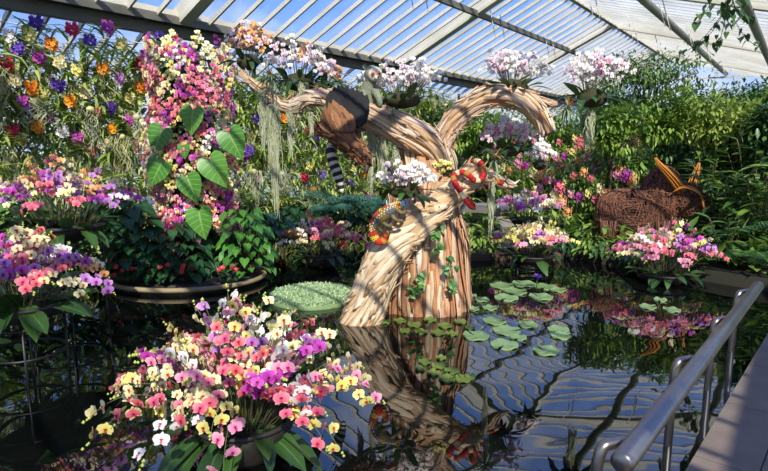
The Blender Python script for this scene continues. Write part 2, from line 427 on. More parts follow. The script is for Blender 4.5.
# ------------------------------------------------------------------ setting: water, banks, walk, glasshouse
def structure(o, label=None): o['kind'] = 'structure'; return o
t = NT('pond_water'); geo = t.n('ShaderNodeNewGeometry').outputs['Position']
n1 = t.noise(1.0, t.scalev(geo, (1.2, 2.0, 1)), 1, .35); n2 = t.noise(1.0, t.scalev(geo, (6.5, 9, 1)), 1, .4)
hgt = t.math('ADD', t.math('MULTIPLY', n1, 1.0), t.math('MULTIPLY', n2, .02))
WATER = t.bsdf((.0035, .0045, .0035), .015, bump=hgt, bstr=1.0, bdist=.0055, IOR=2.0)
w = MB(); w.faces([(-14, -4, 0), (16, -4, 0), (16, 40, 0), (-14, 40, 0)], [(0, 1, 2, 3)]); structure(w.build('water', WATER))
SOIL = plain('bank_soil', (44, 38, 26), .95, .5, 3, .6, c2=(26, 32, 16))
def edgeY(x): return 8.75 - 1.15 * max(0.0, x - 3.0)
def terr(x, y):
    e = y - edgeY(x)
    if e < 0: return -.3
    return min(.14 + .03 * e + .15 * max(0, e - 1.2), 2.2)
g = MB(); nx, ny = 70, 70; V = []
for j in range(ny):
    for i in range(nx):
        x = 1.1 + 22 * i / (nx - 1); e = -.02 + 26 * (j / (ny - 1)) ** 1.5
        V.append((x + (.04 * e if i == 0 else 0), max(edgeY(x), -3) + e, terr(x, edgeY(x) + e) if e > 0 else -.3))
g.faces(V, [(j * nx + i, j * nx + i + 1, (j + 1) * nx + i + 1, (j + 1) * nx + i) for j in range(ny - 1) for i in range(nx - 1)])
structure(g.build('ground', SOIL))
lawn = MB(); lawn.faces([(-90, -30, -.4), (90, -30, -.4), (90, 140, -.4), (-90, 140, -.4)], [(0, 1, 2, 3)])
structure(lawn.build('ground_outside', plain('lawn', (96, 112, 60), .95, .3, 1.0)))

# walkway of stone slabs, running along its own edge
e0, e1 = on(684, 471, .12), on(768, 332, .12); wd = nrm(e1 - e0); wn = np.array([wd[1], -wd[0], 0.0])
STONE = plain('walk_stone', (140, 124, 108), .8, .35, 5, .25)
fl = MB(); W1 = .21
def slab(a0, a1, b0, b1, h=.12):
    c = e0 + wd * (a0 + a1) / 2 + wn * (b0 + b1) / 2; c[2] = h - .2
    fl.box(c, ((a1 - a0) / 2 - .004, (b1 - b0) / 2 - .004, .2), np.stack([wd, wn, UP], 1), 0, R.random())
for k in range(-3, 9): slab(k * .86 + .2, (k + 1) * .86 + .2, 0, .30)
for rw in range(3):
    for k in range(-3, 9): slab(k * .72 + (rw % 2) * .36, (k + 1) * .72 + (rw % 2) * .36, .30 + rw * .6, .90 + rw * .6)
fl.box(e0 + wd * 2.5 + wn * 1.2 + [0, 0, -.2], (6, 1.18, .18), np.stack([wd, wn, UP], 1))
structure(fl.build('floor', STONE, smooth=False))

# roof
FRAME = plain('roof_frame', (232, 226, 206), .6, .4, 1.2, c2=(164, 158, 136))
DARKF = plain('roof_gutter', (118, 116, 104), .6, .45, 1.5)
t = NT('roof_glass'); geo = t.n('ShaderNodeNewGeometry').outputs['Position']
d = t.ramp(t.noise(.55, geo, 4), [(.45, (.015, .015, .015)), (.8, (.2, .2, .2))])
tr = t.n('ShaderNodeBsdfTransparent', ins={0: (.96, .98, 1, 1)}); gl = t.n('ShaderNodeBsdfGlossy', ins={'Color': (1, 1, 1, 1), 'Roughness': .03})
df = t.n('ShaderNodeBsdfTranslucent', ins={0: (.85, .85, .8, 1)})
a_ = t.n('ShaderNodeMixShader', ins={0: .05, 1: tr.outputs[0], 2: gl.outputs[0]}); b_ = t.n('ShaderNodeMixShader', ins={0: d, 1: a_.outputs[0], 2: df.outputs[0]})
t.t.links.new(b_.outputs[0], t.out.inputs[0]); GLASS = t.m
S0, S1 = -12.0, 33.0
def slope(name, uA, zA, uB, zB, barw=.022, step=.57, big=.13, barh=.045):
    c = thing(name, 'glazed roof slope', None, us((uA + uB) / 2, 10, (zA + zB) / 2)); c['kind'] = 'structure'
    dv = us(uB, 0, zB) - us(uA, 0, zA); dn = nrm(dv); nn = nrm(np.cross(LD, dn)); Rm = np.stack([dn, LD, nn], 1); Ls = np.linalg.norm(dv) / 2
    mid = (us(uA, 0, zA) + us(uB, 0, zB)) / 2
    gb = MB(); gb.box(mid + LD * (S0 + S1) / 2 + nn * .03, (Ls, (S1 - S0) / 2, .004), Rm); gb.build('glass_panes', GLASS, c, False)
    k = 0; s = S0
    while s < S1:
        b = MB(); m_ = int(7.41 / step); is_r = k % m_ == int(19.35 / step) % m_
        if is_r: b.box(mid + LD * s - nn * .06, (Ls, big, .16), Rm); b.build('rafter', FRAME, c, False)
        elif k % 1 == 0: b.box(mid + LD * s, (Ls, barw, barh), Rm); b.build('glazing_bar', FRAME, c, False)
        k += 1; s += step
    return c
UE, ZE, UC, ZC = -9.95, 4.16, -5.88, 6.06
slope('ceiling_left', UE, ZE, UC, ZC); slope('ceiling_outer', UE - 5, ZE - 2.5, UE - .35, ZE - .22); cr_ = slope('ceiling_right', UC, ZC, 3.0, ZC - .28 * 8.88, .013, .46, .1, .026)
def beam(u, z, hu, hz, name, m, s0=S0, s1=S1, tilt=0.0):
    b = MB(); ct, st = math.cos(tilt), math.sin(tilt)
    b.box(us(u, (s0 + s1) / 2, z), (hu, (s1 - s0) / 2, hz), np.stack([RD * ct + UP * st, LD, UP * ct - RD * st], 1)); return structure(b.build(name, m, None, False))
beam(UE - .1, ZE - .02, .22, .07, 'trim_1', DARKF); beam(UE - .05, ZE + .12, .12, .05, 'trim_2', FRAME); beam(UE - .2, ZE - .18, .1, .1, 'trim_3', DARKF)
beam(-7.4, 5.27, .05, .07, 'trim_4', DARKF); beam(UC, ZC - .03, .07, .06, 'trim_5', FRAME)
def pipe_beam(u, z, r, name):
    b = MB(); b.tube([us(u, S0, z), us(u, S1, z)], r, 10); return structure(b.build(name, plain('beam_paint', (168, 164, 138), .55, .45, 1.4)))
pipe_beam(-3.47, 5.25, .1, 'trim_6'); pipe_beam(-1.255, 4.62, .1, 'trim_7')
beam(2.95, 3.5, .1, .12, 'trim_8', DARKF)
for s in np.arange(-9.2, 33, 3.92):     # thin opener rods under both slopes
    for (u, z) in ((-7.1, 5.35), (-4.6, 5.6), (-3.0, 5.15)):
        for k in range(2):
            b = MB(); b.tube([us(u, s + k * .6, z), us(u + .25, s + k * .6 - .15, z - .75)], .011, 5); structure(b.build('trim_opener_rod', FRAME))
# far gable and the low wall behind the planting
gw = thing('wall_far', 'glazed end wall', None, us(-4, S1, 0)); gw['kind'] = 'structure'
b = MB(); b.box(us(-4, S1, 2.6), (8, .006, 3), np.stack([RD, LD, UP], 1)); b.build('glass_panes', GLASS, gw, False)
for k in range(15):
    b = MB(); b.box(us(-11.5 + k * 1.08, S1 - .05, 2.6), (.035, .05, 3), np.stack([RD, LD, UP], 1)); b.build('mullion', FRAME, gw, False)
for k in range(4):
    b = MB(); b.box(us(-4, S1 - .05, .6 + k * 1.5), (8, .04, .04), np.stack([RD, LD, UP], 1)); b.build('transom', FRAME, gw, False)
b = MB(); b.box(us(-8.75, 8, .22), (.3, 12, .42), np.stack([RD, LD, UP], 1)); structure(b.build('wall_left', plain('wet_stone', (44, 42, 36), .7, .5, 4, .4), None, False))
CONC = plain('pale_concrete', (150, 142, 128), .85, .25, 4, .2)
a0, a1 = at(462, 207, 9.6), at(503, 209, 9.0)
b = MB(); b.box((a0 + a1) / 2, (np.linalg.norm(a1 - a0) / 2, .22, .06), np.stack([nrm(a1 - a0), nrm(np.cross(UP, a1 - a0)), UP], 1)); structure(b.build('trim_ledge', CONC, None, False))
pp = [(2.1, 8.8), (2.35, 9.6), (2.5, 10.6), (2.2, 11.8), (1.7, 13)]; b = MB(); V = []
PP = spline(np.array(pp), 24)
for x, y in PP: V += [(x - .3, y, terr(x - .3, y) + .03), (x + .32, y, terr(x + .32, y) + .03)]
b.faces(V, [(2 * i, 2 * i + 1, 2 * i + 3, 2 * i + 2) for i in range(23)]); structure(b.build('path', CONC))
BR = plain('brown_edge', (112, 92, 66), .9, .6, 2, .4); V = []
for k in range(3): 
    x0 = 1.15 + k * .55; x1 = x0 + .53; y0, y1 = edgeY(x0), edgeY(x1); d_ = nrm([x1 - x0, y1 - y0, 0])
    V.append(((x0 + x1) / 2, (y0 + y1) / 2 - .04, d_))
b = MB()
for x, y, d_ in V: b.box((x, y, .03 if x < 2.9 else -.02), (.265, .07, .08), np.stack([d_, nrm(np.cross(UP, d_)), UP], 1), 0, R.random())
structure(b.build('trim_pond_edge', BR, None, False))

# ------------------------------------------------------------------ handrail
STEEL = plain('brushed_steel', (164, 158, 148), .36, .15, 30, metal=1.0)
r0, r1 = on(622, 463, .55), on(758, 286, .55)
rl = thing('handrail', 'brushed steel handrail with four bent posts beside the stone walkway', 'handrail', r0 * [1, 1, 0])
d_ = nrm(r1 - r0); b = MB(); b.tube([r0 - d_ * .012, r0, r0 + (r1 - r0) * .5, r1, r1 + d_ * .012], [.03, .046, .046, .046, .03], 20); b.build('rail', STEEL, rl)
for (tx, ty), (jx, jy) in (((598, 446), (627, 441)), ((675, 362), (692, 359)), ((714, 321), (725, 319)), ((737, 293), (750, 291))):
    tp, jn = on(tx, ty, .53), on(jx, jy, .53); foot = tp * [1, 1, 0] + [0, 0, -.35]
    arm = jn - tp; P = [foot, foot + [0, 0, .5], tp - [0, 0, .13], tp - [0, 0, .05] + arm * .06, tp + arm * .18 - [0, 0, .008], tp + arm * .4, jn]
    b = MB(); b.tube(spline(np.array(P), 26), .025, 12); b.build('post', STEEL, rl)
# ------------------------------------------------------------------ orchid planters
MIX = dict(cream=3, yellow=2.2, salmon=2.6, white=2.4, pink=1.6, magenta=1.5, lilac=1.0)
planter('orchid_planter', 'biggest bowl of mixed orchids, standing in dark water at the front of the pond', 'orchid planters on the pond', 246, 469, 3.05, 0, .29, .25, .80, .72, .74, 96, 6, .039, dict(cream=4.0, yellow=2.0, salmon=2.8, white=2.6, pink=1.8, magenta=1.1, lilac=.6), 3, 34, .36, dome=.80, t0=.36, jit=.7, leaf_el=(-.3, 1.2))
planter('orchid_planter', 'lower of two raised orchid bowls beside the flower wall, on a black wire stand', 'orchid planters on the pond', 30, 370, 4.2, .46, .30, .13, .64, .5, .66, 56, 6, .042, dict(salmon=2.6, lilac=2.4, magenta=1.6, cream=2, peach=1.4, white=1), 9, 26, .42, dome=.7, stand=True)
planter('orchid_planter', 'upper raised orchid bowl with dark fan of stems in front of the flower wall', 'orchid planters on the pond', 70, 300, 5.6, .86, .38, .14, .86, .6, .70, 64, 6, .04, dict(salmon=2.4, cream=3.0, lilac=2.2, magenta=1.4, peach=1.6, white=1, yellow=.7), 14, 34, .34, dome=.62, stand=True, low=True)
planter('orchid_planter', 'small orchid bowl in black tub between the fern and the moss mat', 'orchid planters on the pond', 322, 268, 8.2, .0, .27, .2, .62, .5, .66, 48, 6, .042, dict(salmon=4, cream=4, magenta=.7, pink=1.2, peach=1.4, white=1.2), 22, 22, .3, low=True, dome=.6)
planter('orchid_planter', 'orchid bowl on the water right of the trunk, yellow and pink, front one of two', 'orchid planters on the pond', 532, 268, 7.9, .12, .30, .12, .66, .5, .54, 52, 6, .041, dict(cream=3.4, lilac=1.6, magenta=1, salmon=1.8, yellow=1.2, pink=1.4), 25, 24, .3, low=True, dome=.6, stand=True)
planter('orchid_planter', 'lilac and cream orchid bowl behind another, below the red snake', 'orchid planters on the pond', 527, 255, 8.9, .5, .28, .12, .58, .45, .52, 44, 6, .042, dict(lilac=2, cream=2.6, magenta=1.2, white=1, pink=2), 29, 18, .26, low=True, dome=.6, stand=True)
planter('orchid_planter', 'orchid bowl standing in front of the woven willow animal', 'orchid planters on the pond', 662, 278, 7.3, -.02, .34, .14, .78, .55, .70, 62, 6, .042, dict(pink=2.4, salmon=1.6, cream=2.6, yellow=1.4, magenta=1.4, lilac=1.2, white=.8), 33, 28, .32, low=True, dome=.6)

# ------------------------------------------------------------------ round planter and the flower pillar that grows from it
HLEAF = leafm('dark_heart_leaf', (26, 62, 34), (52, 96, 52), vein=(64, 110, 66), rough=.4)
BLEAF = leafm('bright_heart_leaf', (48, 100, 36), (92, 150, 56), vein=(120, 170, 84), rough=.4)
PHIL = leafm('philodendron_leaf', (72, 132, 48), (100, 158, 62), vein=(150, 190, 104), rough=.36, trans=.28, ribs=34)
pc = on(190, 300, 0); pc = np.array([at(190, 290, 7.35)[0], 7.35, 0])
tp_ = thing('round_planter', 'low round planter with a pale rim at the foot of the flower pillar', 'planter', pc)
b = MB(); b.lathe(pc, [(.94, -.2), (.97, .03), (.98, .05)], 48, sy=.8); b.lathe(pc, [(.9, .06), (.5, .08), (.02, .09)], 48, sy=.8); b.build('tub', POTM, tp_)
b = MB(); a = np.linspace(0, 2 * PI, 61)
b.tube(np.stack([pc[0] + 1.0 * np.cos(a), pc[1] + .8 * np.sin(a), np.full(61, .065)], 1), .032, 8, cap=False); b.build('rim', plain('pale_rim', (168, 148, 108), .7, .4, 6, .3), tp_)

def bushy(name, label, cat, c, rx, ry, h, n, size, mat, seed, T=None, group=None, low=.05, stems=6):
    """leafy plant: each leaf that shows large is a part, on stems from one root"""
    r = random.Random(seed); t = thing(name, label, cat, c, group); T = T or HEART
    me = MB().raw(*T).mesh('leaf_blade', mat); st = MB(); P = []
    for i in range(n):
        a = i * 2.39996; z = (i + .5) / n; rr = math.sqrt(1 - z * z * .8) * r.uniform(.75, 1.05)
        P.append((np.array([c[0] + rx * rr * math.cos(a), c[1] + ry * rr * math.sin(a), c[2] + low + h * z * r.uniform(.85, 1.1)]), a))
    P.sort(key=lambda x: x[0][1]); rest = MB()
    for i, (p, a) in enumerate(P):
        d = nrm(np.array([math.cos(a), math.sin(a) - .5, -.55]) + np.array([r.uniform(-.35, .35) for _ in range(3)])); s = size * r.uniform(.7, 1.2)
        Rm = along(d, r.uniform(-.4, .4))
        if i < 100: put('leaf', me, t, p, Rm, s)
        else: rest.inst(T, Rm, s, p)
        if i % 3 == 0: st.tube(bez(c + np.array([0, 0, -.02]), (c + p) / 2 + [0, 0, h * .2], p, 5), .006, 4)
    st.build('stem', STEM, t)
    if len(P) > 100: rest.build('foliage', mat, t)['kind'] = 'stuff'
    return t
bushy('leafy_plant', 'dark heart-leaved plant trailing over the front of the round planter', 'plant', at(168, 283, 7.15) * [1, 1, 0] + [0, 0, .1], .58, .45, .66, 150, .15, HLEAF, 4)
bushy('leafy_plant', 'brighter green heart-leaved plant on the tree side of the round planter', 'plant', at(246, 285, 7.4) * [1, 1, 0] + [0, 0, .1], .38, .36, .8, 100, .15, BLEAF, 5)
RED = plain('red_bloom', (214, 40, 34), .5, .2, 20)
for k, (px, py, lb) in enumerate([(128, 272, 'small red busy lizzie at the outer end of the round planter'), (176, 284, 'small red busy lizzie in the middle of the round planter'), (232, 268, 'small red busy lizzie at the tree end of the round planter')]):
    c = at(px, py + 8, 6.72); c[2] = .1; t = thing('bedding_plant', lb, 'plant', c, 'red bedding plants in the round planter')
    rosette(t, c + [0, 0, .1], 14, .12, .13, 60 + k, T=LEAF_T and [LEAF_T], mat=HLEAF, el=(-.1, .8))
    for j in range(6):
        mb = MB(); p = c + np.array([R.uniform(-.16, .16), R.uniform(-.14, .02), R.uniform(.14, .26)])
        mb.inst(FVL[j % 2], face_to([0, -1, .6]), .032, p); mb.build('flower', [RED, RED], t)
c = at(218, 286, 6.75); c[2] = .12; t = thing('spiky_plant', 'grey-green spiky rosette between red flowers in the round planter', 'plant', c)
rosette(t, c + [0, 0, .14], 40, .24, .03, 77, T=[LEAF_B[0], LEAF_B[1]], mat=leafm('grey_blade', (70, 104, 70), (104, 134, 92)), el=(-.2, 1.3), wide=1.6)

# pillar
PX, PYY = 197, 7.75
pb = np.array([at(PX, 200, PYY)[0], PYY, 0.1]); PH = 2.86
tpil = thing('orchid_tower', 'tall pillar covered in pink, magenta and yellow orchids behind the round planter', 'orchid pillar', pb)
mb = MB(); mb.tube([pb, pb + [0, 0, PH * .5], pb + [0, 0, PH]], [.30, .32, .12], 14); mb.build('core', plain('pillar_moss', (44, 48, 28), .95, .5, 9, .8), tpil)
rest = MB(); pcols = dict(magenta=2.6, salmon=3.0, pink=1.6, cream=4.0, yellow=1.8, lilac=.4, white=.8); names, wts = zip(*pcols.items()); rp = random.Random(8)
cols = sorted(names); ind = []; fol = MB()
for i in range(440):
    z = .5 + (PH - .35) * ((i * .61803) % 1); a = rp.uniform(PI * .92, PI * 2.08); w_ = .58 * (1 - .25 * abs(z - 1.6) / 1.6) + .05 * math.sin(z * 5)
    if z < .9: a = rp.uniform(PI * 1.1, PI * 2.05)
    c_ = rp.choices(names, wts)[0]; o_ = np.array([math.cos(a), math.sin(a), .0]); base = pb + o_ * w_ * .55 + [0, 0, z - .05]; tip = pb + o_ * w_ * rp.uniform(.88, 1.12) + [0, 0, z - .02]
    fol.inst(LEAF_O[i % 3], along(nrm(o_ + UP * rp.uniform(-.9, .3) + rng.normal(0, .3, 3))), .26, pb + o_ * w_ * .45 + [0, 0, z])
    k_ = rp.randrange(4, 8); sw = nrm(np.cross(o_, UP)); ang = rp.uniform(-.9, .9)
    dirv = sw * math.sin(ang) + (-UP) * math.cos(ang) * .7
    sp_ = []
    for k in range(k_):
        p = tip + dirv * (.055 * (k - k_ / 2)) + sw * (.022 * (-1) ** k) + o_ * rp.uniform(-.01, .04)
        sp_.append((p, face_to(nrm(o_ + rng.normal(0, .3, 3) + [0, -.4, .25])), rp.randrange(3)))
    ind.append((np.array([base, (base + tip) / 2 + [0, 0, .06], tip, tip + dirv * .055 * k_ / 2]), c_, sp_))
fol.build('foliage', OLEAF, tpil)['kind'] = 'stuff'
ind.sort(key=lambda s: np.linalg.norm(s[0][2] - [0, 0, 1.8])); st_ = MB()
for i, (P, c_, sp_) in enumerate(ind):
    if i < 50:
        mb = MB(); mb.tube(P, .005, 4); s_ = mb.build('flower_spike', STEM, tpil)
        for k, (p, Rm, v) in enumerate(sp_):
            if k < 2: put('flower', fmesh(c_, v, 'low'), s_, p, Rm, .037)
            else: rest.inst(FL[v], Rm, .037, p, matmap=[cols.index(c_) * 2, cols.index(c_) * 2 + 1])
    else:
        for p, Rm, v in sp_: rest.inst(FL[v], Rm, .037 * R.uniform(.85, 1.2), p, matmap=[cols.index(c_) * 2, cols.index(c_) * 2 + 1])
rest.build('blossoms', [m for c_ in cols for m in omats(c_)], tpil)['kind'] = 'stuff'
tph = thing('philodendron', 'philodendron with seven big pale-veined leaves climbing the orchid pillar', 'plant', pb + [0, 0, .3])
hm = MB().raw(*heart(1, .95)).mesh('big_leaf', PHIL)
for px, py, s, dx in ((162, 130, .40, -.3), (193, 110, .38, -.1), (229, 133, .44, .3), (162, 163, .42, -.4), (210, 160, .47, .35), (188, 178, .40, .2), (199, 212, .44, .1), (184, 146, .2, 0)):
    p = at(px, py, PYY - .66); d = nrm([dx * 1.6, -.12, -1]); s *= .84
    lf = put('leaf', hm, tph, p, along(d, 0, up=np.array([0, -1, .35])), s)
    mb = MB(); q0 = pb + [.0, -.3, p[2] - .45]; mb.tube(bez(q0, (q0 + p) / 2 + [0, -.1, .15], p, 7), .009, 5); pe = mb.build('leaf_stalk', BLEAF, lf)
    pe.parent = tph; pe.location = (0, 0, 0); 
    M_ = pe.data; V_ = np.zeros(len(M_.vertices) * 3, np.float32); M_.vertices.foreach_get('co', V_); V_ = V_.reshape(-1, 3) + (wl(lf) - wl(tph)).astype(np.float32); M_.vertices.foreach_set('co', V_.ravel())

# ------------------------------------------------------------------ living wall
UW = -8.35
def wallat(px, py, u=UW):
    r = ray(px, py); k = u / np.dot(r, RD); return np.array([0, 0, CAMZ]) + r * k
tw = thing('orchid_trellis', 'tall wire trellis that carries the wall of hanging orchids', 'trellis', us(UW - .2, 7, 0))
for s in np.arange(1.0, 15.5, 1.6):
    b = MB(); b.box(us(UW - .25, s, 1.65), (.03, .03, 1.68), np.stack([RD, LD, UP], 1)); b.build('upright', DARKF, tw, False)
for z in np.arange(.5, 3.4, .48):
    b = MB(); b.tube([us(UW - .2, .8, z), us(UW - .2, 15.4, z)], .008, 5); b.build('wire', FRAME, tw)
WL_G = leafm('wall_leaf', (142, 164, 76), (204, 210, 130), rough=.45, trans=.3)
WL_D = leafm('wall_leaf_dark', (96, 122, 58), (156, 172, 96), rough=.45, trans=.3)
ROOT = leafm('aerial_root', (176, 176, 112), (230, 226, 170), rough=.8, trans=.2)
MOSS = leafm('spanish_moss', (184, 190, 148), (226, 228, 194), rough=.9, trans=.3)
mb = MB()
def wallpts(n, dmin=0, dmax=.3, zmin=.15, zmax=3.25):
    s = rng.uniform(.6, 15.3, n); z = rng.uniform(zmin, zmax, n); u = UW - rng.uniform(dmin, dmax, n)
    return s, z, RD[None] * u[:, None] + LD[None] * s[:, None] + UP[None] * z[:, None]
n = 13000; s, z, pts = wallpts(n)
keep = rng.random(n) < np.clip((3.35 - z) / .5, .15, 1); pts = pts[keep]; n = len(pts)
Rs = np.stack([along(nrm(RD * R.uniform(.2, 1) + LD * R.uniform(-1, 1) + UP * R.uniform(-.6, .9)), R.uniform(-.5, .5)) for _ in range(n)])
for k, T in enumerate(LEAF_S): 
    m_ = np.arange(n) % 3 == k; mb.inst(T, Rs[m_], rng.uniform(.22, .42, m_.sum()), pts[m_])
mb.build('wall_foliage', WL_G)
tag(bpy.data.objects['wall_foliage'], 'dense strappy green leaves that fill the flower wall', 'foliage', None, 'stuff')
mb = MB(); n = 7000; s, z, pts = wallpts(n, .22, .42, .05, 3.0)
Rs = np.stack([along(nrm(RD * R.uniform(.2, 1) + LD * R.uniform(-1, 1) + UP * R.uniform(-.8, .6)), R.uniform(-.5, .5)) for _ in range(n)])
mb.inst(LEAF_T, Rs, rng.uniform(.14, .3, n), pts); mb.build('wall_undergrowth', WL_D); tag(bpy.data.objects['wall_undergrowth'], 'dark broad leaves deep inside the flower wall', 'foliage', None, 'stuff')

def strands(mb, c, w_, L, n, seed, wob=.02, rad=.0022, dep=.03, taper=.4):
    r = random.Random(seed)
    for i in range(n):
        x = r.gauss(0, .4) * w_; y = r.gauss(0, .4) * dep; l = L * r.uniform(taper, 1) * (1 - .5 * min(1, abs(x) / w_)); ph = r.uniform(0, 6)
        P = [c + LD * (x * (1 - .3 * t) + wob * math.sin(ph + t * 9)) + RD * (y + wob * math.cos(ph * 2 + t * 7)) - UP * l * t for t in np.linspace(0, 1, 7)]
        mb.tube(P, [rad * 1.0] * 6 + [rad * .5], 3, 0, r.random(), cap=False)
# template meshes of one vanda: leaves, roots, bloom truss (about the origin, facing RD)
FAN_G = leafm('fan_leaf', (104, 140, 50), (176, 196, 96), rough=.4, trans=.3)
vl, vr = [], []
for k in range(4):
    m1 = MB(); r = random.Random(k)
    for i in range(16):
        sgn = 1 if i % 2 else -1; e = .95 - .1 * (i // 2) + r.uniform(-.1, .1)
        d = LD * sgn * math.cos(e) + UP * math.sin(e) + RD * r.uniform(.05, .5); m1.inst(LEAF_S[r.randrange(3)], along(nrm(d), r.uniform(-.3, .3)), r.uniform(.28, .4), UP * (.014 * i))
    vl.append(m1.mesh('vanda_leaf_fan', FAN_G))
    m2 = MB(); strands(m2, np.zeros(3), .12, R.uniform(.4, .75), 12, k + 90, .03, .0045, .1); vr.append(m2.mesh('vanda_roots', ROOT))
def truss(col, seed, n=14, fs=.04, w_=.06, h=.085):
    m = MB(); r = random.Random(seed); m.tube([-RD * .12 - UP * .05, RD * .02, RD * .03 + UP * h], .006, 5, 2)
    for i in range(n):
        a = i * 2.4; zz = -h * .9 + 2 * h * .9 * i / n; q = math.sqrt(max(0, 1 - (zz / h) ** 2)); o_ = LD * math.cos(a) * w_ * q + RD * (math.sin(a) * w_ * q)
        m.inst(FVL[i % 2], face_to(nrm(o_ + RD * .1 + rng.normal(0, .02, 3)), roll=r.uniform(0, 6)), fs * r.uniform(.85, 1.15), RD * .05 + UP * zz + o_)
    return m.mesh('bloom_truss_' + col, omats(col) + [STEM])
TR = {}
def trussm(col, k=0):
    if (col, k) not in TR: TR[(col, k)] = truss(col, hash(col) % 97 + k if False else len(TR) * 3 + k)
    return TR[(col, k)]
ORDW = ['first', 'second', 'third', 'fourth', 'fifth', 'sixth', 'seventh', 'eighth', 'ninth', 'tenth', 'eleventh', 'twelfth', 'thirteenth', 'fourteenth', 'fifteenth', 'sixteenth', 'seventeenth', 'eighteenth', 'nineteenth', 'twentieth'] + ['twenty-' + x for x in ('first', 'second', 'third', 'fourth', 'fifth', 'sixth', 'seventh', 'eighth', 'ninth')] + ['thirtieth'] + ['thirty-' + x for x in ('first', 'second', 'third', 'fourth', 'fifth', 'sixth', 'seventh', 'eighth', 'ninth')]
def ordinal(objs, fmt):
    """number things from left to right as the camera sees them"""
    objs = sorted(objs, key=lambda o: pix(wl(o))[0]); n = len(objs)
    for i, o in enumerate(objs):
        if n == 1: w_ = 'only one'
        elif i < n / 2: w_ = ORDW[i] + ' from the left'
        else: w_ = (ORDW[n - 1 - i] + ' from the right') if i < n - 1 else 'rightmost'
        o['label'] = fmt.replace('#', 'leftmost' if i == 0 and n > 1 else w_)
VAN = [(34, 22, 'purple'), (70, 29, 'crimson'), (106, 27, 'magenta'), (27, 34, 'yellow'), (50, 44, 'orange'), (88, 41, 'violet'), (38, 57, 'magenta'), (4, 64, 'crimson'), (76, 70, 'yellow'), (101, 68, 'orange'), (120, 44, 'yellow'), (157, 36, 'purple'), (144, 56, 'magenta'), (136, 64, 'crimson'), (149, 68, 'yellow'), (30, 88, 'orange'), (56, 84, 'purple'), (42, 93, 'yellow'), (139, 87, 'orange'), (69, 101, 'orange'), (21, 102, 'magenta'), (25, 110, 'violet'), (129, 98, 'yellow'), (108, 107, 'purple'), (92, 114, 'crimson'), (12, 131, 'crimson'), (20, 139, 'yellow'), (61, 131, 'white'), (102, 144, 'cream'), (90, 151, 'salmon'),
    (289, 125, 'magenta'), (306, 131, 'crimson'), (314, 137, 'purple'), (291, 159, 'yellow'), (325, 157, 'orange'), (321, 175, 'violet'), (303, 177, 'crimson'), (308, 166, 'yellow'), (312, 190, 'orange'), (279, 203, 'orange'), (348, 183, 'purple'), (352, 168, 'yellow'), (372, 159, 'orange'), (361, 174, 'orange'), (263, 101, 'purple'), (283, 118, 'orange'), (267, 158, 'yellow'), (248, 150, 'violet'), (254, 118, 'purple'), (260, 130, 'magenta'), (274, 181, 'yellow'), (340, 205, 'crimson'), (366, 196, 'magenta'), (378, 183, 'yellow'), (295, 108, 'lilac'), (318, 118, 'yellow'), (256, 178, 'magenta'), (387, 170, 'violet'), (8, 36, 'white'), (14, 80, 'cream'), (48, 116, 'lilac'), (118, 78, 'lilac'), (84, 92, 'cream'), (112, 128, 'orange'), (128, 120, 'magenta'), (58, 62, 'cream'), (16, 48, 'violet'), (132, 134, 'cream'), (76, 138, 'magenta'), (36, 126, 'orange')]
byc = {}; vroot = []
for i, (px, py, c_) in enumerate(VAN):
    p = wallat(px, py, UW + .06 + R.uniform(-.05, .05)); t = thing('vanda_orchid', '-', 'orchid', p, 'vanda orchids hung on the flower wall')
    put('leaf_fan', vl[i % 4], t, p - UP * .16 - RD * .08, sc=R.uniform(.85, 1.1)); put('aerial_roots', vr[i % 4], t, p - UP * .18 - RD * .06, sc=R.uniform(.8, 1.15))
    put('bloom_truss', trussm(c_, i % 2), t, p, sc=R.uniform(.85, 1.1)); byc.setdefault(c_, []).append(t)
SAY = dict(salmon='salmon pink', lilac='pale lilac', white='white', cream='cream')
for c_, l in byc.items(): ordinal(l, f'{SAY.get(c_, c_)} vanda orchid on the flower wall, # of its colour there')
vroot = []
for i in range(84):
    s = 1.6 + (i * .61803 % 1) * 13; z = .55 + ((i * .7548) % 1) * 2.7; p = us(UW + .1, s, z); t = thing('strappy_orchid', 'green strappy orchid without blooms hanging on the flower wall', 'orchid', p, 'orchids without blooms on the flower wall')
    put('leaf_fan', vl[i % 4], t, p, sc=R.uniform(1.0, 1.5)); put('aerial_roots', vr[(i + 1) % 4], t, p, sc=R.uniform(.6, 1.1))
# ------------------------------------------------------------------ the bark tree
BK_PALE = bark('bark_pale', [(0, (.40, .22, .10)), (.25, (.60, .39, .20)), (.55, (.74, .54, .32)), (.85, (.86, .70, .48)), (1, (.6, .38, .2))])
BK_RED = bark('bark_red', [(0, (.26, .12, .06)), (.3, (.54, .25, .11)), (.55, (.68, .37, .19)), (.78, (.76, .54, .36)), (1, (.82, .70, .56))])
BK_GREY = bark('bark_grey', [(0, (.24, .16, .10)), (.3, (.46, .32, .22)), (.6, (.62, .48, .35)), (.85, (.74, .63, .50)), (1, (.56, .32, .18))])
BK_DARK = bark('bark_hollow', [(0, (.05, .035, .025)), (1, (.16, .1, .06))])
def pxpath(rows, n=60):
    """rows of (px, py, Y, radius px) -> points and radii in metres"""
    P = []
    for px, py, Y, r in rows:
        p = at(px, py, Y); P.append([*p, r * pix(p)[2] / FPX])
    S = spline(np.array(P), n); return S[:, :3], np.maximum(S[:, 3], .01)
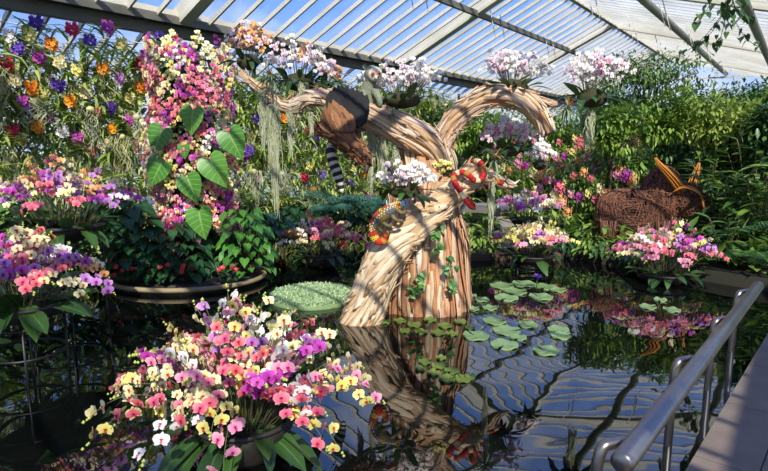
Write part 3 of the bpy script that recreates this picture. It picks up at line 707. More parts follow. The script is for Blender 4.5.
def limb(name, parent, path, rad, nst, ln, wd_, mats, seed, twist=.6, peel=.5, lump=.06, knots=0, k=22, wts=None, lift=(.004, .022)):
    """a limb: lumpy core with long strips of bark lying along it, some with lifted ends"""
    r = random.Random(seed); n = len(path); Fr = frames(path); mb = MB(); a = np.arange(k) * 2 * PI / k
    sl = np.concatenate([[0], np.cumsum(np.linalg.norm(np.diff(path, axis=0), axis=1))]); tot = sl[-1]
    ph = [r.uniform(0, 6) for _ in range(4)]
    def rad_at(x, ang):
        b = np.interp(x, sl, rad); return b * (1 + lump * (math.sin(ang * 3 + x * 4 + ph[0]) + .7 * math.sin(ang * 5 - x * 6 + ph[1]) + .6 * math.sin(x * 9 + ph[2])))
    def pos(x, ang, off=0.0):
        i = min(n - 2, int(np.searchsorted(sl, x, 'right') - 1)); i = max(0, i); f = (x - sl[i]) / (sl[i + 1] - sl[i] + 1e-9)
        c = path[i] + (path[i + 1] - path[i]) * f; A = Fr[i, 0] * (1 - f) + Fr[i + 1, 0] * f; B = Fr[i, 1] * (1 - f) + Fr[i + 1, 1] * f
        d = A * math.cos(ang) + B * math.sin(ang); return c + d * (rad_at(x, ang) + off), d
    V = np.array([[pos(sl[i], x)[0] for x in a] for i in range(n)]).reshape(-1, 3); i_ = np.arange(n - 1)[:, None] * k; j = np.arange(k)[None]; j2 = (j + 1) % k
    F = list(np.stack([i_ + j, i_ + k + j, i_ + k + j2, i_ + j2], -1).reshape(-1)); Q = np.zeros((n, k, 3)); Q[:, :, 0] = a[None] * .1; Q[:, :, 1] = sl[:, None]; Q[:, :, 2] = .35
    mb.raw(V, F + list(range(k)) + [(n - 1) * k + x for x in range(k)][::-1], [4] * ((n - 1) * k) + [k, k], [0] * ((n - 1) * k) + [len(mats) - 1] * 2, Q.reshape(-1, 3))
    for s_ in range(nst):
        L = r.uniform(*ln); x0 = r.uniform(-.1, tot - L * .6); ang = r.uniform(0, 2 * PI); w_ = r.uniform(*wd_); tw_ = r.uniform(-.25, .25) + twist; lo = r.uniform(*lift); m = 8
        p0, p1 = (r.random() < peel) * r.uniform(.01, .05), (r.random() < peel) * r.uniform(.01, .06); q = r.random(); th = r.uniform(.003, .008); V = []; Q = []
        mi = r.choices(range(len(mats) - 1), wts)[0] if len(mats) > 1 else 0
        for k_ in range(m + 1):
            t = k_ / m; x = min(max(x0 + L * t, 0), tot); lf = lo + p0 * max(0, 1 - t * 4) ** 2 + p1 * max(0, t * 4 - 3) ** 2
            wid = w_ * (min(1, .25 + 3.5 * t) * min(1, .3 + 3 * (1 - t))) * (1 + .25 * math.sin(t * 9 + ph[s_ % 4])); c, d = pos(x, ang + tw_ * t * L / max(.15, np.interp(x, sl, rad)) * .3, lf)
            tan = Fr[min(n - 1, int(np.searchsorted(sl, x)))]; side = nrm(np.cross(d, path[min(n - 1, np.searchsorted(sl, x) + 1)] - path[max(0, np.searchsorted(sl, x) - 1)]))
            rr = np.interp(x, sl, rad); sag = (wid / 2) ** 2 / (2 * rr) 
            for sx, off in ((-1, -sag), (0, .003), (1, -sag)): V.append(c + side * sx * wid / 2 + d * off); Q.append((sx * wid / 2, x, q))
            for sx, off in ((1, -sag - th), (-1, -sag - th)): V.append(c + side * sx * wid / 2 + d * off); Q.append((sx * wid / 2, x, q * .5))
        F = []
        for k_ in range(m):
            b0, b1 = k_ * 5, k_ * 5 + 5
            for u in range(5): F.append((b0 + u, b0 + (u + 1) % 5, b1 + (u + 1) % 5, b1 + u))
        F += [(4, 3, 2, 1, 0), tuple(m * 5 + u for u in range(5))]
        mb.faces(V, F, mi, Q)
    return mb.build(name, mats, parent, True)
tree = thing('bark_tree', 'big sculpted tree of peeling bark strips with two arching branches, standing in the pond', 'tree', on(422, 312) * [1, 1, 0])
TY = 6.25
path, rad = pxpath([(423, 324, TY, 50), (423, 300, TY, 47), (424, 262, TY, 44), (424, 228, TY, 38), (424, 196, TY, 31), (423, 165, TY, 26), (423, 148, TY, 23), (424, 138, TY, 16)])
limb('trunk', tree, path, rad, 300, (.5, 1.25), (.03, .085), [BK_RED, BK_PALE, BK_DARK], 1, twist=0, peel=.35, lump=.03, wts=[3, 1], lift=(.0, .04))
path, rad = pxpath([(356, 334, 5.6, 20), (367, 308, 5.62, 19.5), (376, 280, 5.62, 18.5), (389, 252, 5.62, 18.5), (408, 231, 5.66, 16.5), (430, 211, 5.7, 14.5), (450, 195, 5.76, 12.5), (466, 181, 5.82, 12), (480, 171, 5.88, 12)])
limb('leaning_limb', tree, path, rad, 260, (.28, .8), (.035, .10), [BK_PALE, BK_PALE, BK_PALE], 2, twist=.7, peel=.35, lump=.03, lift=(.0, .014))
path, rad = pxpath([(447, 176, 6.18, 11), (442, 158, 6.1, 13), (427, 142, 6.02, 14.5), (406, 131, 6.0, 15), (386, 122, 6.0, 14), (366, 115, 6.02, 12.5), (346, 107, 6.05, 10.5), (326, 98, 6.1, 8.5), (308, 99, 6.15, 7.5), (292, 106, 6.2, 7), (280, 104, 6.2, 5.5), (270, 94, 6.2, 4.6), (259, 87, 6.25, 4.2), (248, 80, 6.3, 2.8), (240, 72, 6.3, 1.4)], 80)
limb('branch', tree, path, rad, 220, (.25, .8), (.02, .055), [BK_GREY, BK_PALE, BK_RED, BK_DARK], 3, twist=.5, peel=.35, lump=.05, wts=[4, 3, 1], lift=(.001, .016))
path, rad = pxpath([(437, 196, 6.15, 13), (438, 172, 6.1, 11.5), (440, 150, 6.08, 10.5), (448, 130, 6.06, 10), (462, 113, 6.05, 9.8), (484, 98, 6.05, 9.8), (508, 97, 6.05, 9.8), (526, 103, 6.0, 9.8), (539, 116, 5.95, 8.5), (549, 134, 5.9, 6)], 70)
limb('branch', tree, path, rad, 200, (.25, .9), (.02, .055), [BK_RED, BK_GREY, BK_PALE, BK_DARK], 4, twist=.5, peel=.4, lump=.06, wts=[2, 2, 3], lift=(.001, .018))
path, rad = pxpath([(518, 99, 6.05, 6), (534, 101, 6.05, 5), (546, 103, 6.05, 3.5), (557, 104, 6.05, 1)], 20)
limb('branch', tree, path, rad, 30, (.12, .3), (.02, .035), [BK_RED, BK_GREY, BK_DARK], 5, lump=.05, wts=[1, 1])
path, rad = pxpath([(470, 184, 5.84, 9), (483, 176, 6.0, 8), (494, 179, 6.1, 6), (505, 184, 6.2, 4), (516, 186, 6.3, 2)], 20)
limb('branch', tree, path, rad, 30, (.1, .25), (.025, .05), [BK_PALE, BK_GREY, BK_DARK], 6, lump=.05, wts=[2, 1])
# ivy leaves on the trunk
for k, (px, py, lb) in enumerate([(417, 284, 'small green ivy sprig stuck to the trunk bark near the water'), (437, 238, 'small green ivy sprig higher on the trunk below the leaning limb'), (451, 272, 'thin ivy sprig hanging down the trunk on its outer side')]):
    c = at(px, py, 5.66); t = thing('ivy_sprig', lb, 'plant', c, 'ivy on the bark trunk'); mh = MB().raw(*HEART).mesh('ivy_leaf', BLEAF)
    for j in range(11):
        p = c + np.array([R.uniform(-.06, .06), R.uniform(-.04, .0), R.uniform(-.13, .13) * (1.7 if k == 2 else 1)]); put('leaf', mh, t, p, along(nrm([R.uniform(-.7, .7), -.4, R.uniform(-1, .3)]), 0, up=np.array([0, -1, .3])), R.uniform(.05, .085))
    mb = MB(); mb.tube([c + [0, .06, .2], c + [.02, .03, 0], c + [0, .05, -.2]], .004, 4); mb.build('stem', STEM, t)

# ------------------------------------------------------------------ orchids and air plants tied to the branches
def clump(name_lb, px, py, Y, w_, h, n, nf, fs, colors, seed, nleaf=14, leafL=.24, dep=None, rise=.5, indiv=60, lean=0.0):
    c = at(px, py, Y); t = thing('orchid_clump', name_lb, 'orchid', c, 'orchid clumps on the bark tree'); r = random.Random(seed); dep = dep or w_ * .5; sp = []; names, wts = zip(*colors.items())
    mb = MB(); mb.ball(c, (w_ * .42, dep * .55, h * .22), 0, 10); mb.build('moss_ball', POTM if False else plain('moss_ball', (70, 66, 36), .95, .4, 12, .8), t)
    for i in range(n):
        x = r.uniform(-1, 1); y = r.uniform(-1, .7); b = c + np.array([x * w_ * .3, y * dep * .3, 0]); tip = c + np.array([x * w_ + lean, y * dep - .03, h * (1 - .45 * x * x) * r.uniform(rise, 1.05)])
        P = bez(b, (b + tip) / 2 + [0, 0, h * .45], tip, 10); P[-3:, 2] -= np.array([.0, .012, .035]); cc = r.choices(names, wts)[0]; fl = []
        for k in range(nf):
            u = .4 + .58 * k / (nf - 1); p = P[min(9, int(u * 9))]; nn = nrm(np.array([x * .6 + r.uniform(-.5, .5), -.9, r.uniform(-.1, .6)])); sd = np.array([r.uniform(-1, 1), r.uniform(-.5, .3), r.uniform(-1, 1)]) * fs * 1.2
            fl.append((p + sd, face_to(nn, roll=r.uniform(-.4, .4)), r.randrange(3)))
        sp.append((P, cc, fl, [P[-1]]))
    rosette(t, c, nleaf, leafL, w_ * .55, seed, el=(-.1, 1.1)); blooms(t, sp, fs, True, indiv, .0035, buds=False); return t
WH = dict(white=6, pink=1.2)
clump('white orchid clump above the left branch, behind the bark eagle and lemur', 402, 100, 6.2, .50, .42, 40, 6, .031, dict(white=6, blush=1), 1)
clump('white orchid clump at the crook above the chameleon', 404, 192, 5.52, .36, .31, 32, 5, .028, dict(white=5, blush=1.2), 2, 20, .2)
clump('white and pink orchid clump on top of the right arching branch', 512, 88, 6.1, .42, .42, 30, 6, .031, dict(white=5, blush=3), 3, 16, .24)
clump('tall white orchid clump beyond the tip of the right branch', 592, 98, 6.6, .44, .52, 36, 6, .032, dict(white=6, blush=1.6, pink=.6), 4, 22, .26)
clump('white orchid clump near the twisted end of the left branch', 298, 82, 6.4, .38, .46, 24, 6, .031, dict(white=5, blush=2.4, peach=.6), 5, 26, .26)
clump('peach and pink orchid clump at the far tip of the left branch', 248, 62, 6.6, .32, .42, 22, 6, .031, dict(peach=3, blush=3, white=1.4), 6, 20, .22)
clump('white and pink orchid clump hanging under the arch of the right branch', 508, 150, 6.5, .38, .38, 28, 6, .031, dict(white=4, blush=3, pink=1), 7, 22, .22)
clump('white orchid spray trailing under the tip of the right branch', 540, 165, 6.7, .2, .3, 10, 6, .036, dict(white=6, blush=1), 8, 12, .2)
clump('yellow and pink orchid clump in the fork between the two branches', 446, 172, 5.95, .12, .14, 6, 5, .03, dict(yellow=3, peach=2, cream=1), 9, 8, .12)
clump('dark leafy pink orchid clump between left branch end and bark eagle', 322, 86, 6.35, .26, .26, 9, 5, .036, dict(blush=3, peach=2, magenta=1), 10, 20, .24)
AIR = leafm('air_plant_leaf', (92, 118, 84), (150, 166, 126), rough=.6)
OB = plain('orange_bract', (246, 146, 24), .5, .25, 14)
LB = [leaf(1, .11, P_blade, 5, 1, droop=d, fold=.3) for d in (.4, 1.0, 1.6)]
for px, py, Y, lb, fw in ((495, 158, 5.75, 'air plant with an orange flower hanging above the red snake', 1), (567, 108, 5.9, 'air plant with an orange flower at the tip of the right branch', 1), (271, 78, 6.05, 'air plant with tall orange flower on the end of the left branch', 1), (338, 82, 6.1, 'orange-flowered air plant above the bark eagle', 1), (392, 116, 5.85, 'small grey air plant without flower on the left branch', 0)):
    c = at(px, py, Y); t = thing('air_plant', lb, 'air plant', c, 'air plants on the bark tree'); k_ = .26 if fw else .13
    ms = [MB().raw(*x).mesh('leaf_blade', AIR) for x in LB]
    for i in range(34):
        a = i * 2.39996; e = R.uniform(-.9, 1.2); put('leaf', R.choice(ms), t, c, along(azel(a, e), 0), k_ * R.uniform(.6, 1.1))
    if fw:
        mb = MB()
        for i in range(11):
            a = i * 2.39996; e = R.uniform(-.1, 1.4); mb.inst(LB[0], along(nrm(azel(a, e) + [0, -.5, .1])), .12 * R.uniform(.8, 1.2), c + [0, -.04, .02], matmap=[0])
        mb.build('flower_bract', OB, t)

# ------------------------------------------------------------------ Spanish moss
hang = []
def mosshank(p, L, w_, n, seed, obj='spanish_moss'):
    t = thing('spanish_moss', '-', 'spanish moss', p, 'spanish moss hanging from the left branch'); a = MB(); strands(a, np.asarray(p), w_, L, n, seed, .014, .0046, w_ * .6, .55); a.build('strand_curtain', MOSS, t)
    b = MB(); strands(b, np.asarray(p) + [0, 0, .02], w_ * .8, L * .4, n // 3, seed + 1, .02, .0034, w_ * .7, .4); b.build('top_tuft', MOSS, t); return t
for k, (px, py, ly, w_, n) in enumerate([(273, 106, 222, .09, 170), (302, 84, 118, .07, 110), (262, 92, 160, .05, 60), (383, 134, 190, .07, 110), (371, 128, 200, .05, 70), (358, 126, 180, .05, 60), (290, 112, 165, .04, 50), (341, 118, 150, .05, 50), (396, 150, 176, .05, 60), (311, 112, 142, .04, 40)]):
    p = at(px, py, 6.15 if px < 360 else 6.0); q = at(px, ly, 6.15); hang.append(mosshank(p, p[2] - q[2], w_, n, k))
ordinal(hang, 'grey-green spanish moss hank hanging from the left branch, #')
t = mosshank(at(492, 182, 5.85), .62, .035, 70, 50); t['label'] = 'thin spanish moss hank hanging below the red snake'; t['group'] = 'other spanish moss'
t = mosshank(at(590, 112, 6.6), .5, .08, 70, 51); t['label'] = 'spanish moss hank under the white orchids beyond the right branch'; t['group'] = 'other spanish moss'
wm = []
for i in range(30):
    s = 1.8 + (i * .61803 % 1) * 12.4; z = 1.2 + ((i * .7548) % 1) * 2.0; p = us(UW + .16, s, z); t = thing('root_curtain', 'pale tangle of hanging roots on the flower wall', 'hanging roots', p, 'pale hanging roots on the flower wall')
    a = MB(); strands(a, p, R.uniform(.14, .3), R.uniform(.5, 1.1), 34, i + 300, .05, .0055, .1); a.build('root_curtain_strands', ROOT if i % 2 else MOSS, t)
    b = MB(); b.ball(p, (.07, .05, .05), 0, 6); b.build('knot', ROOT, t)

# ------------------------------------------------------------------ animals made for the tree
# eagle of bark
EB = bark('feather_bark', [(0, (.08, .035, .015)), (.35, (.22, .09, .035)), (.7, (.44, .21, .09)), (1, (.12, .05, .02))]); ED = plain('feather_dark', (18, 15, 14), .8, .5, 20, .5)
eg = thing('bark_eagle', 'brown bird of prey made of bark feathers, diving from the left branch', 'bird sculpture', at(344, 135, 5.72))
b0 = [(318, 128, 5.78, 3), (326, 131, 5.75, 7), (337, 135, 5.72, 10), (348, 141, 5.68, 11), (357, 149, 5.64, 9), (363, 156, 5.6, 7), (366, 162, 5.57, 5)]
path, rad = pxpath(b0, 26); limb('body', eg, path, rad, 120, (.06, .14), (.02, .04), [EB, EB, ED], 21, twist=0, peel=.6, lump=.03, k=12)
hd, hr = pxpath([(362, 155, 5.6, 7), (366, 161, 5.56, 6.5), (368, 166, 5.53, 4)], 8); limb('head', eg, hd, hr, 30, (.03, .06), (.015, .025), [EB, EB, ED], 22, k=12)
mb = MB(); bp, br_ = pxpath([(367, 165, 5.53, 3.2), (366, 171, 5.51, 2.4), (363, 174, 5.51, .8)], 8); mb.tube(bp, br_, 8); mb.build('beak', plain('dark_horn', (60, 48, 38), .35), eg)
for sx in (-1, 1):
    mb = MB(); mb.ball(at(366 + sx * 3, 160, 5.50), .012, 0, 8); mb.build('eye', plain('eye_black', (10, 10, 10), .1), eg)
FT_ = leaf(1, .3, P_strap, 5, 1, droop=.25, fold=.2)
def wing(nm, root, tips, mat, L, w_):
    m = MB(); n = len(tips)
    for lay in range(3):
        for i, (px, py, Y) in enumerate(tips):
            tp = at(px, py, Y); rt = root[0] + (root[1] - root[0]) * (i / (n - 1)); v = tp - rt; ln = np.linalg.norm(v) * (1 - .25 * lay)
            m.inst(FT_, along(v, R.uniform(-.2, .2), up=np.array([.0, -1, .3])), [[ln * w_, ln, ln]], rt + np.array([0, -.012 * lay, 0]))
    sh = MB(); path = np.linspace(root[0], root[1], 8); m.tube(path, .03, 8); return m.build(nm, mat, eg)
wing('wing', (at(332, 134, 5.64), at(354, 130, 5.6)), [(319, 123, 5.6), (320, 117, 5.6), (322, 111, 5.61), (325, 106, 5.62), (328, 101, 5.63), (332, 98, 5.64), (336, 101, 5.64), (340, 104, 5.64), (344, 108, 5.64), (350, 112, 5.64)], EB, 1, 1.1)
wing('wing', (at(338, 120, 5.70), at(360, 126, 5.68)), [(329, 88, 5.80), (333, 84, 5.8), (340, 82, 5.8), (347, 83, 5.8), (353, 85, 5.79), (358, 87, 5.78), (363, 89, 5.77), (367, 92, 5.76), (368, 98, 5.74), (368, 104, 5.72), (367, 110, 5.70)], ED, 1, 1.5)
m = MB()
for i in range(9): m.inst(FT_, along(at(311 + i * .7, 121 + i * 1.7, 5.8) - at(326, 131, 5.74), 0, up=np.array([0, -1, .3])), .17, at(326, 131, 5.74))
m.build('tail_feathers', EB, eg)
for px in (352, 356):
    mb = MB(); mb.tube([at(px, 150, 5.66), at(px + 1, 160, 5.64), at(px - 1, 166, 5.6)], [.022, .014, .008], 7); mb.build('leg', ED, eg)

# lemur
FUR = plain('lemur_fur', (158, 162, 134), .95, .3, 60, 1.0, c2=(92, 98, 74)); FACE = plain('lemur_face', (228, 222, 200), .9, .1, 30); OE = plain('lemur_eye', (236, 110, 24), .25); DK = plain('lemur_dark', (30, 28, 28), .8)
lm = thing('lemur', 'grey-green furry lemur with orange eyes sitting on the left branch', 'animal sculpture', at(370, 104, 6.0))
path, rad = pxpath([(368, 112, 6.05, 7), (367, 104, 6.05, 9.5), (367, 95, 6.03, 9), (369, 87, 6.0, 7), (371, 81, 5.98, 6), (372, 74, 5.96, 8), (372, 69, 5.96, 6), (372, 66, 5.97, 2)], 30); mb = MB(); mb.tube(path, rad, 14); body = mb.build('body', FUR, lm)
for i in range(160):
    pass
mb = MB(); c = at(375, 74, 5.90); mb.ball(c, (.075, .04, .075), 0, 12); mb.ball(at(377, 78, 5.86), (.03, .05, .026), 0, 8); mb.build('face_mask', FACE, lm)
for px in (373, 379):
    mb = MB(); mb.ball(at(px, 73.5, 5.855), .021, 0, 10); e = mb.build('eye', OE, lm); mb = MB(); mb.ball(at(px + .3, 73.6, 5.838), .009, 0, 8); mb.build('pupil', DK, e)
mb = MB(); mb.ball(at(378.3, 77, 5.812), (.011, .01, .009), 0, 8); mb.build('nose', DK, lm)
for px, dx in ((366, -1), (380, 1)):
    mb = MB(); mb.inst(leaf(1, .8, P_oval, 4, 1, .2, .4), along(nrm([dx * .6, 0, 1]), 0, up=np.array([0, -1, 0])), .055, at(px, 69, 5.93)); mb.build('ear', FUR, lm)
for a_, b_ in (((363, 92), (360, 108)), ((374, 90), (380, 107))):
    mb = MB(); mb.tube(spline(np.array([at(a_[0], a_[1], 5.98), at((a_[0] + b_[0]) / 2 + 2, (a_[1] + b_[1]) / 2, 5.88), at(b_[0], b_[1], 5.9)]), 8), [.045, .045, .04, .036, .032, .03, .03, .02], 10); mb.build('arm', FUR, lm)
path, rad = pxpath([(366, 108, 6.2, 4), (350, 120, 6.35, 4.2), (336, 136, 6.2, 4.5), (331, 150, 6.05, 4.8), (333, 162, 6.0, 5), (337, 172, 5.98, 4.8), (340, 182, 5.98, 4), (342, 192, 5.98, 2)], 64)
mb = MB()
for i in range(0, 62, 3): mb.tube(path[i:i + 4], rad[i:i + 4] * (1 + .08 * (i // 3 % 2)), 12, (i // 3) % 2, cap=True)
mb.build('ringed_tail', [FACE, DK], lm)

# chameleon
CB = plain('chameleon_skin', (122, 106, 62), .7, .35, 30, .5); cols = [plain('bead_' + n_, c_, .6, .2, 30) for n_, c_ in (('red', (206, 54, 34)), ('orange', (236, 150, 30)), ('yellow', (232, 204, 60)), ('blue', (40, 104, 170)), ('cream', (226, 212, 180)))]
ch = thing('chameleon', 'colourful beaded chameleon with curled tail clinging to the leaning limb', 'animal sculpture', at(385, 222, 5.3))
rows = [(405, 203, 5.4, 2.5), (401, 205, 5.38, 4.2), (395, 208, 5.36, 5), (388, 212, 5.35, 6.2), (381, 217, 5.35, 6.6), (376, 223, 5.35, 5.6), (373.5, 230, 5.36, 4.4), (374, 236.5, 5.36, 3.6), (378, 241, 5.36, 3.2), (383, 241, 5.35, 2.9), (386, 237, 5.34, 2.6), (385, 233, 5.33, 2.3), (382, 233.5, 5.32, 1.8)]
path, rad = pxpath(rows, 70); mb = MB(); mb.tube(path, rad, 12); mb.build('body', CB, ch)
groups_ = [MB() for _ in cols]; Fr = frames(path)
for i in range(3, 68):
    for j in range(9):
        a_ = j * 2 * PI / 9 + (i % 2) * .35; d = Fr[i, 0] * math.cos(a_) + Fr[i, 1] * math.sin(a_); out = nrm(path[i] - at(388, 226, 5.36)); dt = np.dot(d, out)
        if dt < -.1 and i < 36: continue
        ci = 3 if i < 8 else (0 if dt > .75 else 4 if dt > .45 else 3 if (i % 13 < 6) else 1) if i < 36 else [0, 1, 0, 2, 0, 0, 1][(i // 4) % 7]
        if dt > .55 and i % 11 > 8: ci = 2
        groups_[ci].ball(path[i] + d * rad[i], .011, 0, 5)
for gm, m_ in zip(groups_, cols):
    if gm.n: gm.build('bead_skin', m_, ch)['kind'] = 'stuff'
for (ax, ay), (bx, by), (cx_, cy_) in (((391, 214), (396, 220), (403, 221)), ((381, 222), (388, 226), (392, 224)), ((397, 210), (402, 213), (406, 211)), ((378, 225), (382, 231), (388, 230))):
    mb = MB(); mb.tube(spline(np.array([at(ax, ay, 5.34), at(bx, by, 5.31), at(cx_, cy_, 5.36)]), 8), [.026, .024, .022, .02, .018, .018, .02, .014], 8); mb.build('leg', CB, ch)
mb = MB(); mb.ball(at(399, 203.5, 5.32), .022, 0, 10); ey = mb.build('eye', cols[1], ch); mb = MB(); mb.ball(at(399.4, 203.5, 5.30), .009, 0, 8); mb.build('pupil', DK, ey)

# red and cream snake
sn = thing('snake', 'red snake with cream and gold bands coiled over the end of the leaning limb', 'animal sculpture', at(468, 185, 5.55))
rows = [(475, 209, 5.50, 1.5), (472, 206, 5.49, 3.4), (466, 199, 5.49, 3.1), (460, 191, 5.51, 2.8), (455, 183, 5.54, 2.8), (453.5, 177, 5.6, 2.8), (458, 173, 5.62, 2.8), (464, 172.5, 5.6, 2.8), (469, 176, 5.6, 2.8), (474, 180, 5.62, 2.8), (480, 180, 5.64, 2.8), (483.5, 174, 5.66, 2.8), (482.5, 166, 5.7, 2.8), (478, 161.5, 5.75, 2.8), (473, 163, 5.85, 2.7), (474, 172, 6.0, 2.7), (478, 181, 6.03, 2.7), (485, 187, 5.95, 2.6), (492, 184, 5.9, 2.6), (498, 182, 5.9, 2.6), (504, 185, 5.92, 2.2), (509, 189, 5.95, .8)]
path, rad = pxpath(rows, 150); mb = MB(); SR = plain('snake_red', (196, 26, 22), .75, .3, 40, .4); SC = plain('snake_cream', (228, 208, 160), .8, .2, 40, .4); SG = plain('snake_gold', (196, 128, 52), .8, .3, 40, .4)
i = 0; z = 0; seq = [1, 0, 0, 2, 0, 0, 1, 0, 2, 0]
while i < 148: mb.tube(path[i:i + 6], rad[i:i + 6] * 1.08, 10, seq[z % 10], cap=True); i += 5; z += 1
mb.build('banded_body', [SR, SG, SC], sn)
for dx in (-1.6, 1.6):
    m2 = MB(); m2.ball(at(473 + dx, 204.5, 5.455), .008, 0, 8); m2.build('eye', DK, sn)
# ------------------------------------------------------------------ lily pads and the moss mat
PADG = leafm('lily_pad', (110, 140, 84), (134, 164, 108), vein=(150, 176, 120), rough=.3, trans=.1); PADY = leafm('lily_pad_young', (88, 112, 48), (126, 140, 64), rough=.32, trans=.1)
def padmesh(mat, seed):
    m = MB(); r = random.Random(seed); n = 30; V = [(0, 0, .004)]; Q = [(0, 0, 0)]
    for ring in (.5, 1):
        for i in range(n):
            a = .12 + (2 * PI - .24) * i / (n - 1); rr = ring * (1 + .03 * math.sin(a * 3 + seed)); V.append((rr * math.cos(a), rr * math.sin(a), .004 + (.012 + .01 * math.sin(a * 5 + seed)) * (ring == 1))); Q.append((.5 + .5 * math.sin(a * 6), ring, 0))
    F = [(0, 1 + i, 2 + i) for i in range(n - 1)] + [(1 + i, 1 + n + i, 2 + n + i, 2 + i) for i in range(n - 1)]
    m.faces(V, F, 0, Q); e = [1 + n + i for i in range(n)]; m.faces([(V[i][0], V[i][1], V[i][2] - .02) for i in e] + [V[i] for i in e], [(i, i + 1, n + i + 1, n + i) for i in range(n - 1)], 0); return m.mesh('lily_pad', mat)
PM = [padmesh(PADG, k) for k in range(3)]; PY_ = [padmesh(PADY, 7 + k) for k in range(3)]
def pads(lst, ms, grp, fmt):
    out = []
    for k, (px, py, rp) in enumerate(lst):
        p = on(px, py, .006); sc = rp * (.72 if ms is PY_ else .92) * pix(p)[2] / FPX; o = put('lily_pad', ms[k % 3], None, p, np.array([[math.cos(k * 2.1), -math.sin(k * 2.1), 0], [math.sin(k * 2.1), math.cos(k * 2.1), 0], [0, 0, 1]]), sc); o.scale[2] = .8
        tag(o, '-', 'lily pad', grp); WL[o.name] = 1; out.append(o)
    ordinal(out, fmt)
pads([(495, 321, 13), (528, 325, 11), (558, 330, 11.5), (507, 331, 15), (476, 336, 14.5), (504, 345, 15), (561, 336, 11), (546, 351, 14), (518, 338, 9)], PM, 'big pale lily pads right of the trunk', 'big pale green lily pad in the group right of the trunk, #')
pads([(502, 286, 13), (524, 284, 13), (545, 287, 12), (516, 292, 12), (541, 297, 13), (506, 298, 13), (558, 290, 9)], PM, 'lily pads round the purple water lily', 'green lily pad round the purple water lily, #')
pads([(400, 321, 9), (414, 325, 10), (430, 320, 9), (445, 326, 10), (460, 322, 9), (421, 332, 9), (438, 333, 10), (405, 331, 8), (452, 334, 8), (470, 328, 7), (386, 322, 7)], PY_, 'young lily pads at the foot of the trunk', 'small yellowish lily pad at the foot of the trunk, #')
pads([(425, 362, 9), (438, 366, 10), (452, 371, 11), (447, 379, 12), (463, 379, 12), (433, 373, 9), (420, 369, 7), (470, 377, 8), (441, 358, 7)], PY_, 'young lily pads over the trunk reflection', 'small yellowish lily pad floating over the trunk reflection, #')
pads([(472, 309, 8), (482, 300, 8), (470, 296, 7), (490, 308, 8)], PM, 'lily pads behind the trunk foot', 'lily pad in the dark water just beside the trunk, #')
pads([(648, 307, 9), (672, 310, 9), (660, 300, 7)], PM, 'lily pads before the willow animal', 'dim lily pad in the shaded water before the orchid bowl, #')
p = on(536, 290, 0); t = thing('water_lily', 'small purple water lily standing above green pads', 'water lily', p); mb = MB(); mb.tube([p - [0, 0, .05], p + [.01, 0, .16]], .006, 5); mb.build('stem', STEM, t); mb = MB()
for i in range(16): mb.inst(LEAF_T, along(azel(i * 2.4, .3 + .06 * i)), .07, p + [.01, 0, .16])
mb.build('flower', omats('violet')[0], t)
mc = (on(313, 312) + on(313, 287)) / 2; mr = 42 * pix(mc)[2] / FPX; t = thing('moss_mat', 'round pale green mat of tiny leaves floating left of the trunk', 'floating plant', mc)
mb = MB(); mb.lathe(mc, [(mr * .97, -.05), (mr, .01), (mr * .96, .05), (mr * .5, .075), (.02, .08)], 40); mb.build('mat', plain('mat_base', (140, 168, 112), .9, .4, 30), t)
TINY = leafm('tiny_leaf', (160, 190, 130), (204, 222, 176), rough=.6); n = 7000; rr = np.sqrt(rng.random(n)) * mr * .99; aa = rng.uniform(0, 2 * PI, n); mb = MB()
ps = np.stack([mc[0] + rr * np.cos(aa), mc[1] + rr * np.sin(aa), .055 + .03 * (1 - (rr / mr) ** 2) + rng.uniform(0, .02, n)], 1)
mb.inst(LEAF_T, np.stack([along(nrm(rng.normal(0, 1, 3) + [0, 0, .3])) for _ in range(n)]), rng.uniform(.02, .035, n), ps); mb.build('tiny_leaves', TINY, t)['kind'] = 'stuff'

# ------------------------------------------------------------------ woven willow animal
WIL = [leafm('willow_' + k, a, b, rough=.7, trans=0) for k, a, b in (('brown', (96, 60, 44), (154, 100, 70)), ('dark', (58, 36, 28), (94, 58, 44)), ('gold', (168, 98, 24), (206, 136, 44)))]
wa = thing('willow_animal', 'horned animal woven from brown willow twigs, standing on the far bank', 'willow sculpture', [*at(655, 240, 8.9)[:2], .1])
def weave(m, C, rx, n, seed, fwd, L=.9, rad=.005, inner=.0, mat=(0, 0, 1)):
    r = random.Random(seed); X = nrm(fwd); Y = nrm(np.cross(UP, X)); Z = np.cross(X, Y); rx = np.asarray(rx)
    for i in range(n):
        d = nrm([r.gauss(0, 1) for _ in range(3)]); tn = nrm(np.cross(d, nrm([r.gauss(0, 1), r.gauss(0, 1), r.gauss(0, .6)]))); k = 1 - r.random() * .16 - inner; P = []; st = L / rx.mean() / 9; w_ = r.uniform(-.3, .3)
        for j in range(10):
            P.append(C + (X * d[0] * rx[0] + Y * d[1] * rx[1] + Z * d[2] * rx[2]) * k); d = nrm(d + tn * st); tn = nrm(tn - d * np.dot(tn, d) + np.cross(d, tn) * w_ * .25)
        m.tube(np.array(P), rad * r.uniform(.6, 1.2), 4, r.choice(mat), r.random(), cap=False)
wf = nrm([.93, -.36, 0]); A_ = lambda px, py, Y: at(px, py, Y)
